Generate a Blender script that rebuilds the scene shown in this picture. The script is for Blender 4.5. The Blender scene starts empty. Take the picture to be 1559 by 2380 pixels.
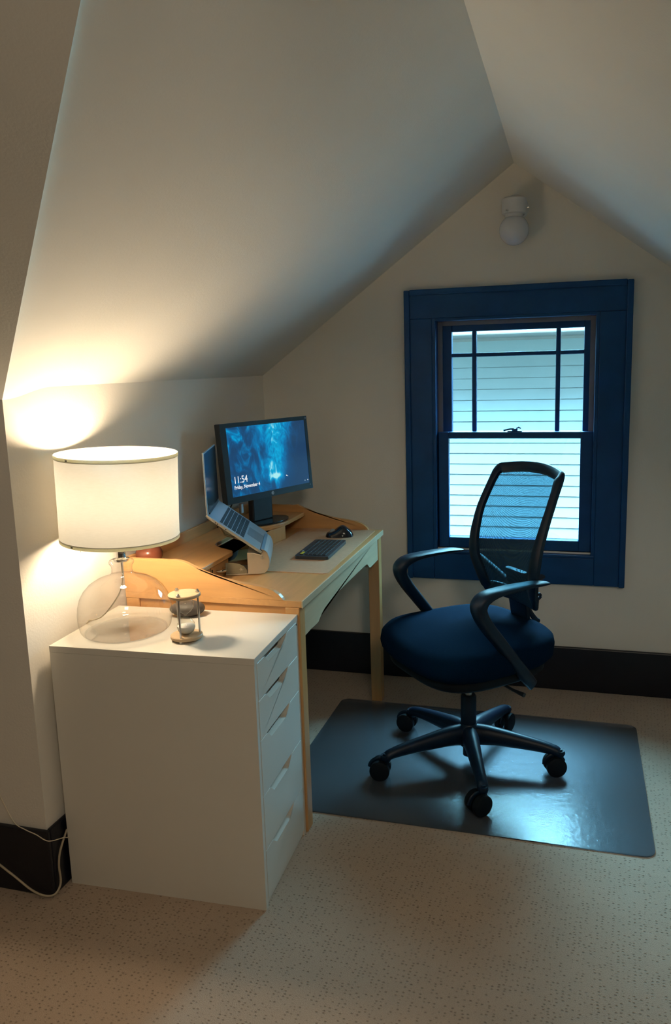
import bpy, bmesh, math, random
from mathutils import Vector, Matrix
random.seed(7)
PI = math.pi
sc = bpy.context.scene
col = sc.collection

# ------------------------------------------------------------------ camera
F = 1808.15
YAW, PITCH, ROLL = 0.27438, 0.17031, -0.02716
CAM = Vector((1.34706, -3.32442, 1.41393))
PX, PY = 47.37, -29.27
fwd = Vector((-math.sin(YAW)*math.cos(PITCH), math.cos(YAW)*math.cos(PITCH), -math.sin(PITCH)))
r0 = Vector((math.cos(YAW), math.sin(YAW), 0)); u0 = r0.cross(fwd)
cr, sr = math.cos(ROLL), math.sin(ROLL)
rr = r0*cr + u0*sr; uu = -r0*sr + u0*cr
cam_data = bpy.data.cameras.new('camera'); cam = bpy.data.objects.new('camera', cam_data); col.objects.link(cam)
m = Matrix((rr, uu, -fwd)).transposed().to_4x4(); m.translation = CAM
cam.matrix_world = m
cam_data.sensor_fit = 'VERTICAL'; cam_data.sensor_height = 36.0; cam_data.sensor_width = 36.0
cam_data.lens = F*36.0/2380
cam_data.shift_x = -PX/2380; cam_data.shift_y = PY/2380
cam_data.clip_start = 0.05
sc.camera = cam

# ------------------------------------------------------------------ light and exposure
sc.view_settings.view_transform = 'Standard'; sc.view_settings.look = 'None'
sc.view_settings.exposure = 0.0; sc.view_settings.gamma = 1.0
sc.view_settings.use_curve_mapping = False
SKY_COL = (0.30, 0.77, 1.0); SKY = 70.0
BULB_COL = (0.98, 0.77, 0.52); BULB = 255.0
ROOM_COL = (1.0, 0.86, 0.66); ROOM = 16.5
WARM_COL = (1.0, 0.66, 0.32); WARM = 0.9
world = bpy.data.worlds.new('sky'); sc.world = world; world.use_nodes = True
bg = world.node_tree.nodes['Background']; bg.inputs[0].default_value = (*SKY_COL, 1); bg.inputs[1].default_value = SKY
_wn = world.node_tree
_tc = _wn.nodes.new('ShaderNodeTexCoord'); _sp = _wn.nodes.new('ShaderNodeSeparateXYZ'); _mr = _wn.nodes.new('ShaderNodeMapRange')
_wn.links.new(_tc.outputs['Generated'], _sp.inputs[0]); _wn.links.new(_sp.outputs['Z'], _mr.inputs['Value'])
_mr.inputs['From Min'].default_value = 0.0; _mr.inputs['From Max'].default_value = 0.8; _mr.inputs['To Min'].default_value = 0.2*SKY; _mr.inputs['To Max'].default_value = SKY
_gt = _wn.nodes.new('ShaderNodeMath'); _gt.operation = 'GREATER_THAN'; _gt.inputs[1].default_value = -0.01; _wn.links.new(_sp.outputs['Z'], _gt.inputs[0])
_ml = _wn.nodes.new('ShaderNodeMath'); _ml.operation = 'MULTIPLY'; _wn.links.new(_mr.outputs[0], _ml.inputs[0]); _wn.links.new(_gt.outputs[0], _ml.inputs[1]); _wn.links.new(_ml.outputs[0], bg.inputs[1])
def area(name, loc, target, size, sy, colr, power, portal=False):
    d = bpy.data.lights.new(name, 'AREA'); d.shape = 'RECTANGLE'; d.size = size; d.size_y = sy
    d.color = colr; d.energy = power
    o = bpy.data.objects.new(name, d); col.objects.link(o); o.location = loc
    o.rotation_euler = (Vector(target)-Vector(loc)).to_track_quat('-Z', 'Y').to_euler()
    if portal: d.cycles.is_portal = True
    return o
# the main attic room behind the camera: an unseen fill light added to brighten the alcove, and a warm table lamp far to the left
area('room_fill_light', (2.0, -3.95, 2.42), (1.1, -0.8, 1.0), 0.5, 0.5, ROOM_COL, ROOM)
area('window_portal', (1.105, 0.17, 1.11), (1.105, -1, 1.11), 0.68, 1.0, (1, 1, 1), 1.0, portal=True)
ld = bpy.data.lights.new('far_lamp_light', 'POINT'); ld.color = WARM_COL; ld.energy = WARM; ld.shadow_soft_size = 0.10
lo = bpy.data.objects.new('far_lamp_light', ld); col.objects.link(lo); lo.location = (-1.5, -3.6, 1.1)
try:
    sc.cycles.use_denoising = True
    sc.cycles.sample_clamp_indirect = 6.0
    sc.cycles.max_bounces = 12; sc.cycles.diffuse_bounces = 6; sc.cycles.transparent_max_bounces = 24
    sc.cycles.caustics_reflective = False; sc.cycles.caustics_refractive = False
except Exception: pass

# ------------------------------------------------------------------ materials
def mat(name): 
    m_ = bpy.data.materials.new(name); m_.use_nodes = True
    nt = m_.node_tree
    return m_, nt, nt.nodes['Principled BSDF']
def N(nt, t, **kw):
    n = nt.nodes.new(t)
    for k, v in kw.items(): setattr(n, k, v)
    return n
def paint(name, c, rough=0.5, var=0.04, scale=20, bump=0.0, bscale=200, metallic=0.0, spec=0.5, stretch=None, coat=0.0):
    m_, nt, b = mat(name)
    b.inputs['Roughness'].default_value = rough; b.inputs['Metallic'].default_value = metallic
    b.inputs['Specular IOR Level'].default_value = spec
    b.inputs['Coat Weight'].default_value = coat
    tc = N(nt, 'ShaderNodeTexCoord'); mp = N(nt, 'ShaderNodeMapping')
    nt.links.new(tc.outputs['Object'], mp.inputs[0])
    if stretch: mp.inputs['Scale'].default_value = stretch
    no = N(nt, 'ShaderNodeTexNoise'); no.inputs['Scale'].default_value = scale; no.inputs['Detail'].default_value = 4
    nt.links.new(mp.outputs[0], no.inputs['Vector'])
    cr_ = N(nt, 'ShaderNodeValToRGB')
    cr_.color_ramp.elements[0].position = 0.3; cr_.color_ramp.elements[1].position = 0.7
    cr_.color_ramp.elements[0].color = (*[max(0, x*(1-var)) for x in c], 1)
    cr_.color_ramp.elements[1].color = (*[min(1, x*(1+var)) for x in c], 1)
    nt.links.new(no.outputs[0], cr_.inputs[0]); nt.links.new(cr_.outputs[0], b.inputs['Base Color'])
    if bump:
        n2 = N(nt, 'ShaderNodeTexNoise'); n2.inputs['Scale'].default_value = bscale; n2.inputs['Detail'].default_value = 3
        nt.links.new(tc.outputs['Object'], n2.inputs['Vector'])
        bp = N(nt, 'ShaderNodeBump'); bp.inputs['Strength'].default_value = bump; bp.inputs['Distance'].default_value = 0.002
        nt.links.new(n2.outputs[0], bp.inputs['Height']); nt.links.new(bp.outputs[0], b.inputs['Normal'])
    return m_
def wood(name, c, axis='Y', rough=0.38):
    m_, nt, b = mat(name)
    b.inputs['Roughness'].default_value = rough
    tc = N(nt, 'ShaderNodeTexCoord'); mp = N(nt, 'ShaderNodeMapping')
    mp.inputs['Scale'].default_value = {'X': (2, 22, 22), 'Y': (22, 2, 22), 'Z': (22, 22, 2)}[axis]
    nt.links.new(tc.outputs['Object'], mp.inputs[0])
    no = N(nt, 'ShaderNodeTexNoise'); no.inputs['Scale'].default_value = 2.2; no.inputs['Detail'].default_value = 6; no.inputs['Distortion'].default_value = 0.6
    nt.links.new(mp.outputs[0], no.inputs['Vector'])
    cr_ = N(nt, 'ShaderNodeValToRGB')
    e = cr_.color_ramp.elements
    e[0].position = 0.25; e[1].position = 0.8
    e[0].color = (*[x*0.88 for x in c], 1); e[1].color = (*[min(1, x*1.07) for x in c], 1)
    nt.links.new(no.outputs[0], cr_.inputs[0]); nt.links.new(cr_.outputs[0], b.inputs['Base Color'])
    return m_
def thin_glass(name, tint=(0.97, 0.98, 0.97), edge=(0.75, 0.8, 0.78), rough=0.02, ior=1.5, base=0.0):
    m_ = bpy.data.materials.new(name); m_.use_nodes = True; nt = m_.node_tree
    nt.nodes.remove(nt.nodes['Principled BSDF']); out = nt.nodes['Material Output']
    tr = N(nt, 'ShaderNodeBsdfTransparent'); gl = N(nt, 'ShaderNodeBsdfGlossy'); gl.inputs['Roughness'].default_value = rough
    lw = N(nt, 'ShaderNodeLayerWeight'); lw.inputs['Blend'].default_value = 0.35
    l2 = N(nt, 'ShaderNodeLayerWeight'); l2.inputs['Blend'].default_value = 0.5
    p5 = N(nt, 'ShaderNodeMath', operation='POWER'); p5.inputs[1].default_value = 5.0; nt.links.new(l2.outputs['Facing'], p5.inputs[0])
    fr = N(nt, 'ShaderNodeMath', operation='MULTIPLY_ADD'); fr.inputs[1].default_value = 0.9; fr.inputs[2].default_value = 0.04 + base; nt.links.new(p5.outputs[0], fr.inputs[0])
    mx = N(nt, 'ShaderNodeMix', data_type='RGBA'); mx.inputs[6].default_value = (*tint, 1); mx.inputs[7].default_value = (*edge, 1)
    pw = N(nt, 'ShaderNodeMath', operation='POWER'); pw.inputs[1].default_value = 3.0
    nt.links.new(lw.outputs['Facing'], pw.inputs[0]); nt.links.new(pw.outputs[0], mx.inputs[0]); nt.links.new(mx.outputs[2], tr.inputs[0])
    ms = N(nt, 'ShaderNodeMixShader'); nt.links.new(fr.outputs[0], ms.inputs[0])
    nt.links.new(tr.outputs[0], ms.inputs[1]); nt.links.new(gl.outputs[0], ms.inputs[2]); nt.links.new(ms.outputs[0], out.inputs[0])
    return m_
def emis(name, c, s):
    m_ = bpy.data.materials.new(name); m_.use_nodes = True; nt = m_.node_tree
    nt.nodes.remove(nt.nodes['Principled BSDF'])
    e = N(nt, 'ShaderNodeEmission'); e.inputs[0].default_value = (*c, 1); e.inputs[1].default_value = s
    nt.links.new(e.outputs[0], nt.nodes['Material Output'].inputs[0]); return m_

M = {}
M['wall'] = paint('wall_paint', (0.80, 0.76, 0.69), 0.75, 0.02, 3, bump=0.25, bscale=160, spec=0.2)
M['ceil'] = paint('ceiling_paint', (0.80, 0.78, 0.72), 0.8, 0.02, 3, bump=0.25, bscale=160, spec=0.2)
M['trim'] = paint('dark_trim_paint', (0.005, 0.006, 0.012), 0.4, 0.15, 12, bump=0.1, bscale=60)
M['casing'] = paint('dark_window_paint_glare_blue', (0.006, 0.058, 0.185), 0.42, 0.12, 10, bump=0.1, bscale=70, spec=0.25)  # dark paint with the blue lens glare put into its colour
M['stop'] = paint('pale_jamb_liner', (0.22, 0.24, 0.28), 0.5, 0.05, 20)
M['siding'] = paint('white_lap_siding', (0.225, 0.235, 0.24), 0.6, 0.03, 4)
M['fascia'] = paint('painted_eave_boards', (0.22, 0.18, 0.17), 0.6, 0.08, 6)
M['white'] = paint('white_foil_furniture', (0.72, 0.69, 0.62), 0.33, 0.012, 6)
M['dark'] = paint('shadow_gap_black', (0.02, 0.02, 0.02), 0.8)
WC = (0.62, 0.335, 0.13)
M['woodY'] = wood('birch_veneer_long', WC, 'Y'); M['woodX'] = wood('birch_veneer_cross', WC, 'X'); M['woodZ'] = wood('birch_veneer_upright', WC, 'Z')
M['edge'] = wood('pale_birch_edge', (0.60, 0.45, 0.28), 'Y', 0.5)
M['chrome'] = paint('polished_chrome', (0.75, 0.74, 0.72), 0.12, 0.02, 30, metallic=1.0)
M['steel'] = paint('satin_steel', (0.62, 0.62, 0.62), 0.3, 0.03, 60, metallic=1.0)
M['alu'] = paint('silver_aluminium', (0.58, 0.62, 0.66), 0.34, 0.02, 80, metallic=0.85)
M['aluedge'] = paint('champagne_aluminium_edge', (0.72, 0.66, 0.55), 0.35, 0.02, 80, metallic=0.5)
M['keys'] = paint('black_key_caps', (0.02, 0.022, 0.026), 0.45, 0.1, 40)
M['kbody'] = paint('charcoal_keyboard_plastic', (0.035, 0.042, 0.055), 0.38, 0.08, 40)
M['blk'] = paint('black_plastic', (0.012, 0.016, 0.022), 0.38, 0.12, 30)
M['blkgloss'] = paint('glossy_black_plastic', (0.010, 0.014, 0.022), 0.16, 0.1, 30)
M['wheel'] = paint('black_wheel_rubber', (0.003, 0.006, 0.010), 0.6, 0.1, 40, spec=0.2)
M['chairplastic'] = paint('black_chair_plastic', (0.001, 0.012, 0.032), 0.42, 0.12, 30, bump=0.15, bscale=400, spec=0.35)  # black plastic, blued to carry the lens glare in its colour
M['fabric'] = paint('black_seat_fabric', (0.0004, 0.0115, 0.033), 0.95, 0.2, 400, bump=0.6, bscale=900, spec=0.05)  # black cloth, its blue cast is lens glare painted in
M['leather'] = paint('tan_leather_desk_pad', (0.56, 0.34, 0.20), 0.7, 0.05, 60, bump=0.3, bscale=500)
M['beigestand'] = paint('champagne_metal_stand', (0.62, 0.53, 0.42), 0.35, 0.04, 20, metallic=0.3)
M['olive'] = paint('olive_metal_stand_base', (0.25, 0.22, 0.15), 0.4, 0.06, 20, metallic=0.3)
M['grille'] = paint('dark_grey_mesh_bin', (0.045, 0.05, 0.058), 0.7, 0.2, 300, bump=0.5, bscale=700)
M['stone'] = paint('dark_grey_stone', (0.060, 0.052, 0.048), 0.55, 0.2, 60, bump=0.4, bscale=90)
M['red'] = paint('glazed_reddish_clay', (0.22, 0.065, 0.035), 0.22, 0.25, 14)
M['hgwood'] = wood('pale_turned_wood', (0.56, 0.40, 0.24), 'X', 0.5)
M['sand'] = paint('white_sand', (0.86, 0.84, 0.80), 0.9, 0.03, 800, bump=0.4, bscale=1500)
M['cord'] = paint('cream_cord', (0.48, 0.40, 0.28), 0.5)
M['clearcord'] = paint('translucent_cord', (0.70, 0.62, 0.48), 0.3)
M['porcelain'] = paint('white_porcelain', (0.62, 0.62, 0.62), 0.3, 0.02, 20)
M['opal'] = paint('opal_glass_globe', (0.66, 0.66, 0.68), 0.12, 0.02, 20)
M['yellow'] = paint('yellow_key', (0.75, 0.62, 0.05), 0.4)
M['greykey'] = paint('pale_grey_print', (0.45, 0.47, 0.5), 0.5)
M['glass'] = thin_glass('clear_lamp_glass', (0.99, 0.99, 0.985), (0.80, 0.80, 0.77), 0.03, base=0.05)
M['hglass'] = thin_glass('hourglass_glass', (0.96, 0.96, 0.94), (0.55, 0.55, 0.50), 0.02)
M['pane'] = thin_glass('window_glass', (0.97, 0.99, 1.0), (0.9, 0.95, 1.0), 0.0, 1.5)
M['bulb'] = emis('lit_bulb', BULB_COL, BULB)
M['textwhite'] = emis('screen_text_white', (1, 1, 1), 0.95)
M['logo'] = paint('silver_logo', (0.6, 0.65, 0.7), 0.3)

# lampshade cloth
def cloth_mat(name='cream_linen_shade', k=1.0, tr=0.074):
    m_ = bpy.data.materials.new(name); m_.use_nodes = True; nt = m_.node_tree
    nt.nodes.remove(nt.nodes['Principled BSDF']); out = nt.nodes['Material Output']
    tc = N(nt, 'ShaderNodeTexCoord'); mp = N(nt, 'ShaderNodeMapping'); mp.inputs['Scale'].default_value = (60, 60, 700)
    nt.links.new(tc.outputs['Object'], mp.inputs[0]); no = N(nt, 'ShaderNodeTexNoise'); no.inputs['Scale'].default_value = 1.0; no.inputs['Detail'].default_value = 3
    nt.links.new(mp.outputs[0], no.inputs['Vector'])
    rp = N(nt, 'ShaderNodeValToRGB'); rp.color_ramp.elements[0].color = (0.80*k, 0.74*k, 0.62*k, 1); rp.color_ramp.elements[1].color = (0.90*k, 0.85*k, 0.74*k, 1)
    nt.links.new(no.outputs[0], rp.inputs[0])
    d = N(nt, 'ShaderNodeBsdfDiffuse'); t = N(nt, 'ShaderNodeBsdfTranslucent'); ms = N(nt, 'ShaderNodeMixShader'); ms.inputs[0].default_value = tr
    nt.links.new(rp.outputs[0], d.inputs[0]); t.inputs[0].default_value = (0.80*k, 0.81*k, 0.78*k*k, 1)
    nt.links.new(d.outputs[0], ms.inputs[1]); nt.links.new(t.outputs[0], ms.inputs[2]); nt.links.new(ms.outputs[0], out.inputs[0])
    return m_
M['shade'] = cloth_mat()
M['shadeband'] = cloth_mat('taupe_shade_tape', 0.62, 0.075)
M['footglass'] = thin_glass('thick_foot_glass', (1, 1, 1), (0.9, 0.9, 0.88), 0.1)
_nt = M['footglass'].node_tree; _out = _nt.nodes['Material Output']; _sh = _out.inputs[0].links[0].from_socket
_d = _nt.nodes.new('ShaderNodeBsdfDiffuse'); _d.inputs[0].default_value = (0.92, 0.92, 0.90, 1); _m = _nt.nodes.new('ShaderNodeMixShader'); _m.inputs[0].default_value = 0.14  # white diffuse share paints in the bright caustic under the glass
_nt.links.new(_sh, _m.inputs[1]); _nt.links.new(_d.outputs[0], _m.inputs[2]); _nt.links.new(_m.outputs[0], _out.inputs[0])

# carpet: small looped pile with rows of pinholes
def carpet():
    m_, nt, b = mat('beige_loop_carpet')
    b.inputs['Roughness'].default_value = 0.95; b.inputs['Specular IOR Level'].default_value = 0.1
    tc = N(nt, 'ShaderNodeTexCoord'); mp = N(nt, 'ShaderNodeMapping'); mp.inputs['Scale'].default_value = (1.0, 1.35, 1.0)
    mp.inputs['Rotation'].default_value = (0, 0, 0.05)
    nt.links.new(tc.outputs['Object'], mp.inputs[0])
    v = N(nt, 'ShaderNodeTexVoronoi'); v.inputs['Scale'].default_value = 78; v.inputs['Randomness'].default_value = 0.42
    nt.links.new(mp.outputs[0], v.inputs['Vector'])
    rp = N(nt, 'ShaderNodeValToRGB'); e = rp.color_ramp.elements
    e[0].position = 0.09; e[0].color = (0, 0, 0, 1); e[1].position = 0.30; e[1].color = (1, 1, 1, 1)
    nt.links.new(v.outputs['Distance'], rp.inputs[0])
    n1 = N(nt, 'ShaderNodeTexNoise'); n1.inputs['Scale'].default_value = 420; n1.inputs['Detail'].default_value = 3
    nt.links.new(tc.outputs['Object'], n1.inputs['Vector'])
    n2 = N(nt, 'ShaderNodeTexNoise'); n2.inputs['Scale'].default_value = 5; n2.inputs['Detail'].default_value = 3
    nt.links.new(tc.outputs['Object'], n2.inputs['Vector'])
    r2 = N(nt, 'ShaderNodeValToRGB'); r2.color_ramp.elements[0].color = (0.40, 0.305, 0.23, 1); r2.color_ramp.elements[1].color = (0.59, 0.465, 0.365, 1)
    r2.color_ramp.elements[0].position = 0.2; r2.color_ramp.elements[1].position = 0.8
    ad = N(nt, 'ShaderNodeMath', operation='MULTIPLY_ADD'); ad.inputs[1].default_value = 0.7; ad.inputs[2].default_value = 0.0
    nt.links.new(n1.outputs[0], ad.inputs[0])
    a2 = N(nt, 'ShaderNodeMath', operation='MULTIPLY_ADD'); a2.inputs[1].default_value = 0.3
    nt.links.new(n2.outputs[0], a2.inputs[0]); nt.links.new(ad.outputs[0], a2.inputs[2]); nt.links.new(a2.outputs[0], r2.inputs[0])
    mx = N(nt, 'ShaderNodeMix', data_type='RGBA', blend_type='MULTIPLY'); mx.inputs[0].default_value = 0.40
    nt.links.new(r2.outputs[0], mx.inputs[6]); nt.links.new(rp.outputs[0], mx.inputs[7]); nt.links.new(mx.outputs[2], b.inputs['Base Color'])
    s = N(nt, 'ShaderNodeMath', operation='ADD'); nt.links.new(rp.outputs[0], s.inputs[0]); nt.links.new(n1.outputs[0], s.inputs[1])
    bp = N(nt, 'ShaderNodeBump'); bp.inputs['Strength'].default_value = 0.7; bp.inputs['Distance'].default_value = 0.004
    nt.links.new(s.outputs[0], bp.inputs['Height']); nt.links.new(bp.outputs[0], b.inputs['Normal'])
    return m_
M['carpet'] = carpet()

# clear polycarbonate mat
def matmat():
    m_ = bpy.data.materials.new('clear_chair_mat'); m_.use_nodes = True; nt = m_.node_tree
    nt.nodes.remove(nt.nodes['Principled BSDF']); out = nt.nodes['Material Output']
    tc = N(nt, 'ShaderNodeTexCoord')
    no = N(nt, 'ShaderNodeTexNoise'); no.inputs['Scale'].default_value = 55; no.inputs['Detail'].default_value = 5; no.inputs['Distortion'].default_value = 1.0
    nt.links.new(tc.outputs['Object'], no.inputs['Vector'])
    wv = N(nt, 'ShaderNodeTexWave'); wv.inputs['Scale'].default_value = 55; wv.inputs['Distortion'].default_value = 0.4; wv.bands_direction = 'Y'
    nt.links.new(tc.outputs['Object'], wv.inputs['Vector'])
    ad = N(nt, 'ShaderNodeMath', operation='MULTIPLY_ADD'); ad.inputs[1].default_value = 0.12
    nt.links.new(wv.outputs['Fac'], ad.inputs[0]); nt.links.new(no.outputs[0], ad.inputs[2])
    bp = N(nt, 'ShaderNodeBump'); bp.inputs['Strength'].default_value = 0.28; bp.inputs['Distance'].default_value = 0.002
    nt.links.new(ad.outputs[0], bp.inputs['Height'])
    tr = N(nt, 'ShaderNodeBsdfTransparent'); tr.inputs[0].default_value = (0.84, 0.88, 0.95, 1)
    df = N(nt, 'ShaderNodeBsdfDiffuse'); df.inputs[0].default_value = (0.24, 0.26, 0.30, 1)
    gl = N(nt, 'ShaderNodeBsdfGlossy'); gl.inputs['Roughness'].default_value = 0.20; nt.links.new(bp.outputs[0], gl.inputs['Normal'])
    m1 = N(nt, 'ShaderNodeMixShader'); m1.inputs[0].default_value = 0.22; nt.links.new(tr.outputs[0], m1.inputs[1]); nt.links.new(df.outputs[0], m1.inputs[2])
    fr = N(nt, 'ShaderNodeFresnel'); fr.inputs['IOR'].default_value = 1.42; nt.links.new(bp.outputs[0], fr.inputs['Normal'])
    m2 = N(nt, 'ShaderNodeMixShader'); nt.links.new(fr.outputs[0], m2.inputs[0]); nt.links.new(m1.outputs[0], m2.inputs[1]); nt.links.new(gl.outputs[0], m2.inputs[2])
    nt.links.new(m2.outputs[0], out.inputs[0]); return m_
M['chairmat'] = matmat()

# chair back netting: fine woven holes
def netting():
    m_ = bpy.data.materials.new('black_back_netting'); m_.use_nodes = True; nt = m_.node_tree
    nt.nodes.remove(nt.nodes['Principled BSDF']); out = nt.nodes['Material Output']
    tc = N(nt, 'ShaderNodeTexCoord'); v = N(nt, 'ShaderNodeTexVoronoi'); v.inputs['Scale'].default_value = 420; v.inputs['Randomness'].default_value = 0.25
    nt.links.new(tc.outputs['Object'], v.inputs['Vector'])
    mr = N(nt, 'ShaderNodeMapRange'); mr.inputs['From Min'].default_value = 0.25; mr.inputs['From Max'].default_value = 0.65
    mr.inputs['To Min'].default_value = 0.55; mr.inputs['To Max'].default_value = 0.90
    nt.links.new(v.outputs['Distance'], mr.inputs['Value'])
    tr = N(nt, 'ShaderNodeBsdfTransparent'); tr.inputs[0].default_value = (0.42, 0.80, 1.0, 1); df = N(nt, 'ShaderNodeBsdfPrincipled'); df.inputs['Base Color'].default_value = (0.012, 0.045, 0.075, 1); df.inputs['Roughness'].default_value = 0.5
    ms = N(nt, 'ShaderNodeMixShader'); nt.links.new(mr.outputs[0], ms.inputs[0]); nt.links.new(tr.outputs[0], ms.inputs[1]); nt.links.new(df.outputs[0], ms.inputs[2])
    nt.links.new(ms.outputs[0], out.inputs[0]); return m_
M['net'] = netting()

# monitor picture: a blue underwater plume with a bright opening
def screen_mat(w, h):
    m_ = bpy.data.materials.new('lit_screen_picture'); m_.use_nodes = True; nt = m_.node_tree
    nt.nodes.remove(nt.nodes['Principled BSDF']); out = nt.nodes['Material Output']
    tc = N(nt, 'ShaderNodeTexCoord'); sp = N(nt, 'ShaderNodeSeparateXYZ'); nt.links.new(tc.outputs['Object'], sp.inputs[0])
    def mth(op, a, b=None, c=None):
        n = N(nt, 'ShaderNodeMath', operation=op)
        for i, x in enumerate((a, b, c)):
            if x is None: continue
            if isinstance(x, (int, float)): n.inputs[i].default_value = x
            else: nt.links.new(x, n.inputs[i])
        return n.outputs[0]
    # screen lies in local Y (right) and Z (up)
    s = mth('MULTIPLY_ADD', sp.outputs['Y'], 1/w, 0.5); t = mth('MULTIPLY_ADD', sp.outputs['Z'], 1/h, 0.5)
    n1 = N(nt, 'ShaderNodeTexNoise'); n1.inputs['Scale'].default_value = 14; n1.inputs['Detail'].default_value = 8; n1.inputs['Distortion'].default_value = 1.6
    mp = N(nt, 'ShaderNodeMapping'); mp.inputs['Scale'].default_value = (1, 1.3, 0.8); nt.links.new(tc.outputs['Object'], mp.inputs[0]); nt.links.new(mp.outputs[0], n1.inputs['Vector'])
    n2 = N(nt, 'ShaderNodeTexNoise'); n2.inputs['Scale'].default_value = 26; n2.inputs['Detail'].default_value = 6; n2.inputs['Distortion'].default_value = 2.2; nt.links.new(mp.outputs[0], n2.inputs['Vector'])
    wob = mth('MULTIPLY_ADD', n1.outputs[0], 0.22, -0.11)
    cx = mth('MULTIPLY_ADD', t, 0.03, 0.57)                       # plume axis
    dx = mth('ABSOLUTE', mth('ADD', mth('SUBTRACT', s, cx), wob))
    wd = mth('MULTIPLY_ADD', t, 0.22, 0.025)
    plume = mth('POWER', 2.718, mth('MULTIPLY', mth('POWER', mth('DIVIDE', dx, wd), 2.0), -1.0))
    plume = mth('MULTIPLY', plume, mth('MULTIPLY_ADD', n2.outputs[0], 1.6, 0.0))
    # fan spreading to the left from the opening
    gx = mth('SUBTRACT', s, 0.50); gz = mth('SUBTRACT', t, 0.30)
    g = mth('ADD', mth('POWER', mth('DIVIDE', gx, 0.24), 2.0), mth('POWER', mth('DIVIDE', gz, 0.22), 2.0))
    fan = mth('MULTIPLY', mth('POWER', 2.718, mth('MULTIPLY', g, -1.0)), mth('MULTIPLY_ADD', n1.outputs[0], 1.0, 0.1))
    left = mth('MULTIPLY', mth('SMOOTH_MIN', mth('SUBTRACT', 0.75, s), 0.5, 0.2), mth('POWER', mth('MULTIPLY', n1.outputs[0], 1.45), 4.0))
    hx = mth('SUBTRACT', s, 0.555); hz = mth('SUBTRACT', t, 0.205)
    hg = mth('ADD', mth('POWER', mth('DIVIDE', hx, 0.055), 2.0), mth('POWER', mth('DIVIDE', hz, 0.035), 2.0))
    hot = mth('POWER', 2.718, mth('MULTIPLY', hg, -1.0))
    tot = mth('ADD', mth('ADD', mth('MULTIPLY', mth('MULTIPLY', plume, mth('MULTIPLY_ADD', t, 0.55, 0.42)), 1.0), mth('MULTIPLY', fan, 0.55)), mth('MULTIPLY', left, 1.3))
    tot = mth('ADD', tot, hot)
    rp = N(nt, 'ShaderNodeValToRGB'); e = rp.color_ramp.elements
    e[0].position = 0.0; e[0].color = (0.012, 0.045, 0.125, 1); e[1].position = 1.0; e[1].color = (0.45, 0.95, 1.0, 1)
    for p_, c_ in ((0.15, (0.008, 0.075, 0.21)), (0.4, (0.0, 0.20, 0.50)), (0.7, (0.0, 0.46, 0.80))):
        k = rp.color_ramp.elements.new(p_); k.color = (*c_, 1)
    nt.links.new(mth('MULTIPLY', tot, 0.82), rp.inputs[0])
    em = N(nt, 'ShaderNodeEmission'); em.inputs[1].default_value = 0.85; nt.links.new(rp.outputs[0], em.inputs[0])
    gl = N(nt, 'ShaderNodeBsdfGlossy'); gl.inputs['Roughness'].default_value = 0.35; gl.inputs[0].default_value = (0.04, 0.04, 0.04, 1)
    ad = N(nt, 'ShaderNodeAddShader'); nt.links.new(em.outputs[0], ad.inputs[0]); nt.links.new(gl.outputs[0], ad.inputs[1]); nt.links.new(ad.outputs[0], out.inputs[0])
    return m_

# ------------------------------------------------------------------ mesh helpers
def bx(bm, x0, x1, y0, y1, z0, z1, bev=0.0, seg=2, mtx=None):
    vs = [bm.verts.new((x, y, z)) for x in (x0, x1) for y in (y0, y1) for z in (z0, z1)]
    fs = [bm.faces.new([vs[i] for i in f]) for f in ((0,1,3,2),(4,6,7,5),(0,4,5,1),(2,3,7,6),(0,2,6,4),(1,5,7,3))]
    if bev > 0:
        es = list({e for f in fs for e in f.edges})
        r = bmesh.ops.bevel(bm, geom=es, offset=bev, segments=seg, affect='EDGES', profile=0.5)
        vs = list({v for f in r['faces'] for v in f.verts} | {v for v in vs if v.is_valid})
    if mtx is not None: bmesh.ops.transform(bm, matrix=mtx, verts=vs)
    return vs
def box(*a, **k):
    bm = bmesh.new(); bx(bm, *a, **k); return bm
def lathe(bm, prof, c=(0, 0, 0), n=32, mtx=None):
    rings = []; vs = []
    for r, z in prof:
        if r < 1e-6: v = bm.verts.new((c[0], c[1], c[2]+z)); rings.append([v]); vs.append(v)
        else:
            ring = [bm.verts.new((c[0]+r*math.cos(2*PI*i/n), c[1]+r*math.sin(2*PI*i/n), c[2]+z)) for i in range(n)]
            rings.append(ring); vs += ring
    for a, b in zip(rings, rings[1:]):
        for i in range(n):
            j = (i+1) % n
            if len(a) == 1 and len(b) == 1: continue
            if len(a) == 1: bm.faces.new((a[0], b[j], b[i]))
            elif len(b) == 1: bm.faces.new((a[i], a[j], b[0]))
            else: bm.faces.new((a[i], a[j], b[j], b[i]))
    if mtx is not None: bmesh.ops.transform(bm, matrix=mtx, verts=vs)
    return vs
def tube(bm, pts, rad, n=8, flat=None, cap=True, up=Vector((0, 0, 1))):
    """sweep an ellipse; rad scalar or list; flat = (side half-width, up half-width) list per point"""
    pts = [Vector(p) for p in pts]; rings = []
    for i, p in enumerate(pts):
        t = (pts[min(i+1, len(pts)-1)] - pts[max(i-1, 0)]).normalized()
        s = t.cross(up)
        if s.length < 1e-4: s = t.cross(Vector((0, 1, 0)))
        s.normalize(); w = s.cross(t).normalized()
        if flat: a, b = flat[i] if isinstance(flat, list) else flat
        else: a = b = rad[i] if isinstance(rad, (list, tuple)) else rad
        rings.append([bm.verts.new(p + s*a*math.cos(2*PI*k/n) + w*b*math.sin(2*PI*k/n)) for k in range(n)])
    for a, b in zip(rings, rings[1:]):
        for k in range(n): bm.faces.new((a[k], a[(k+1) % n], b[(k+1) % n], b[k]))
    if cap: bm.faces.new(rings[0][::-1]); bm.faces.new(rings[-1])
    return rings
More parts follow.
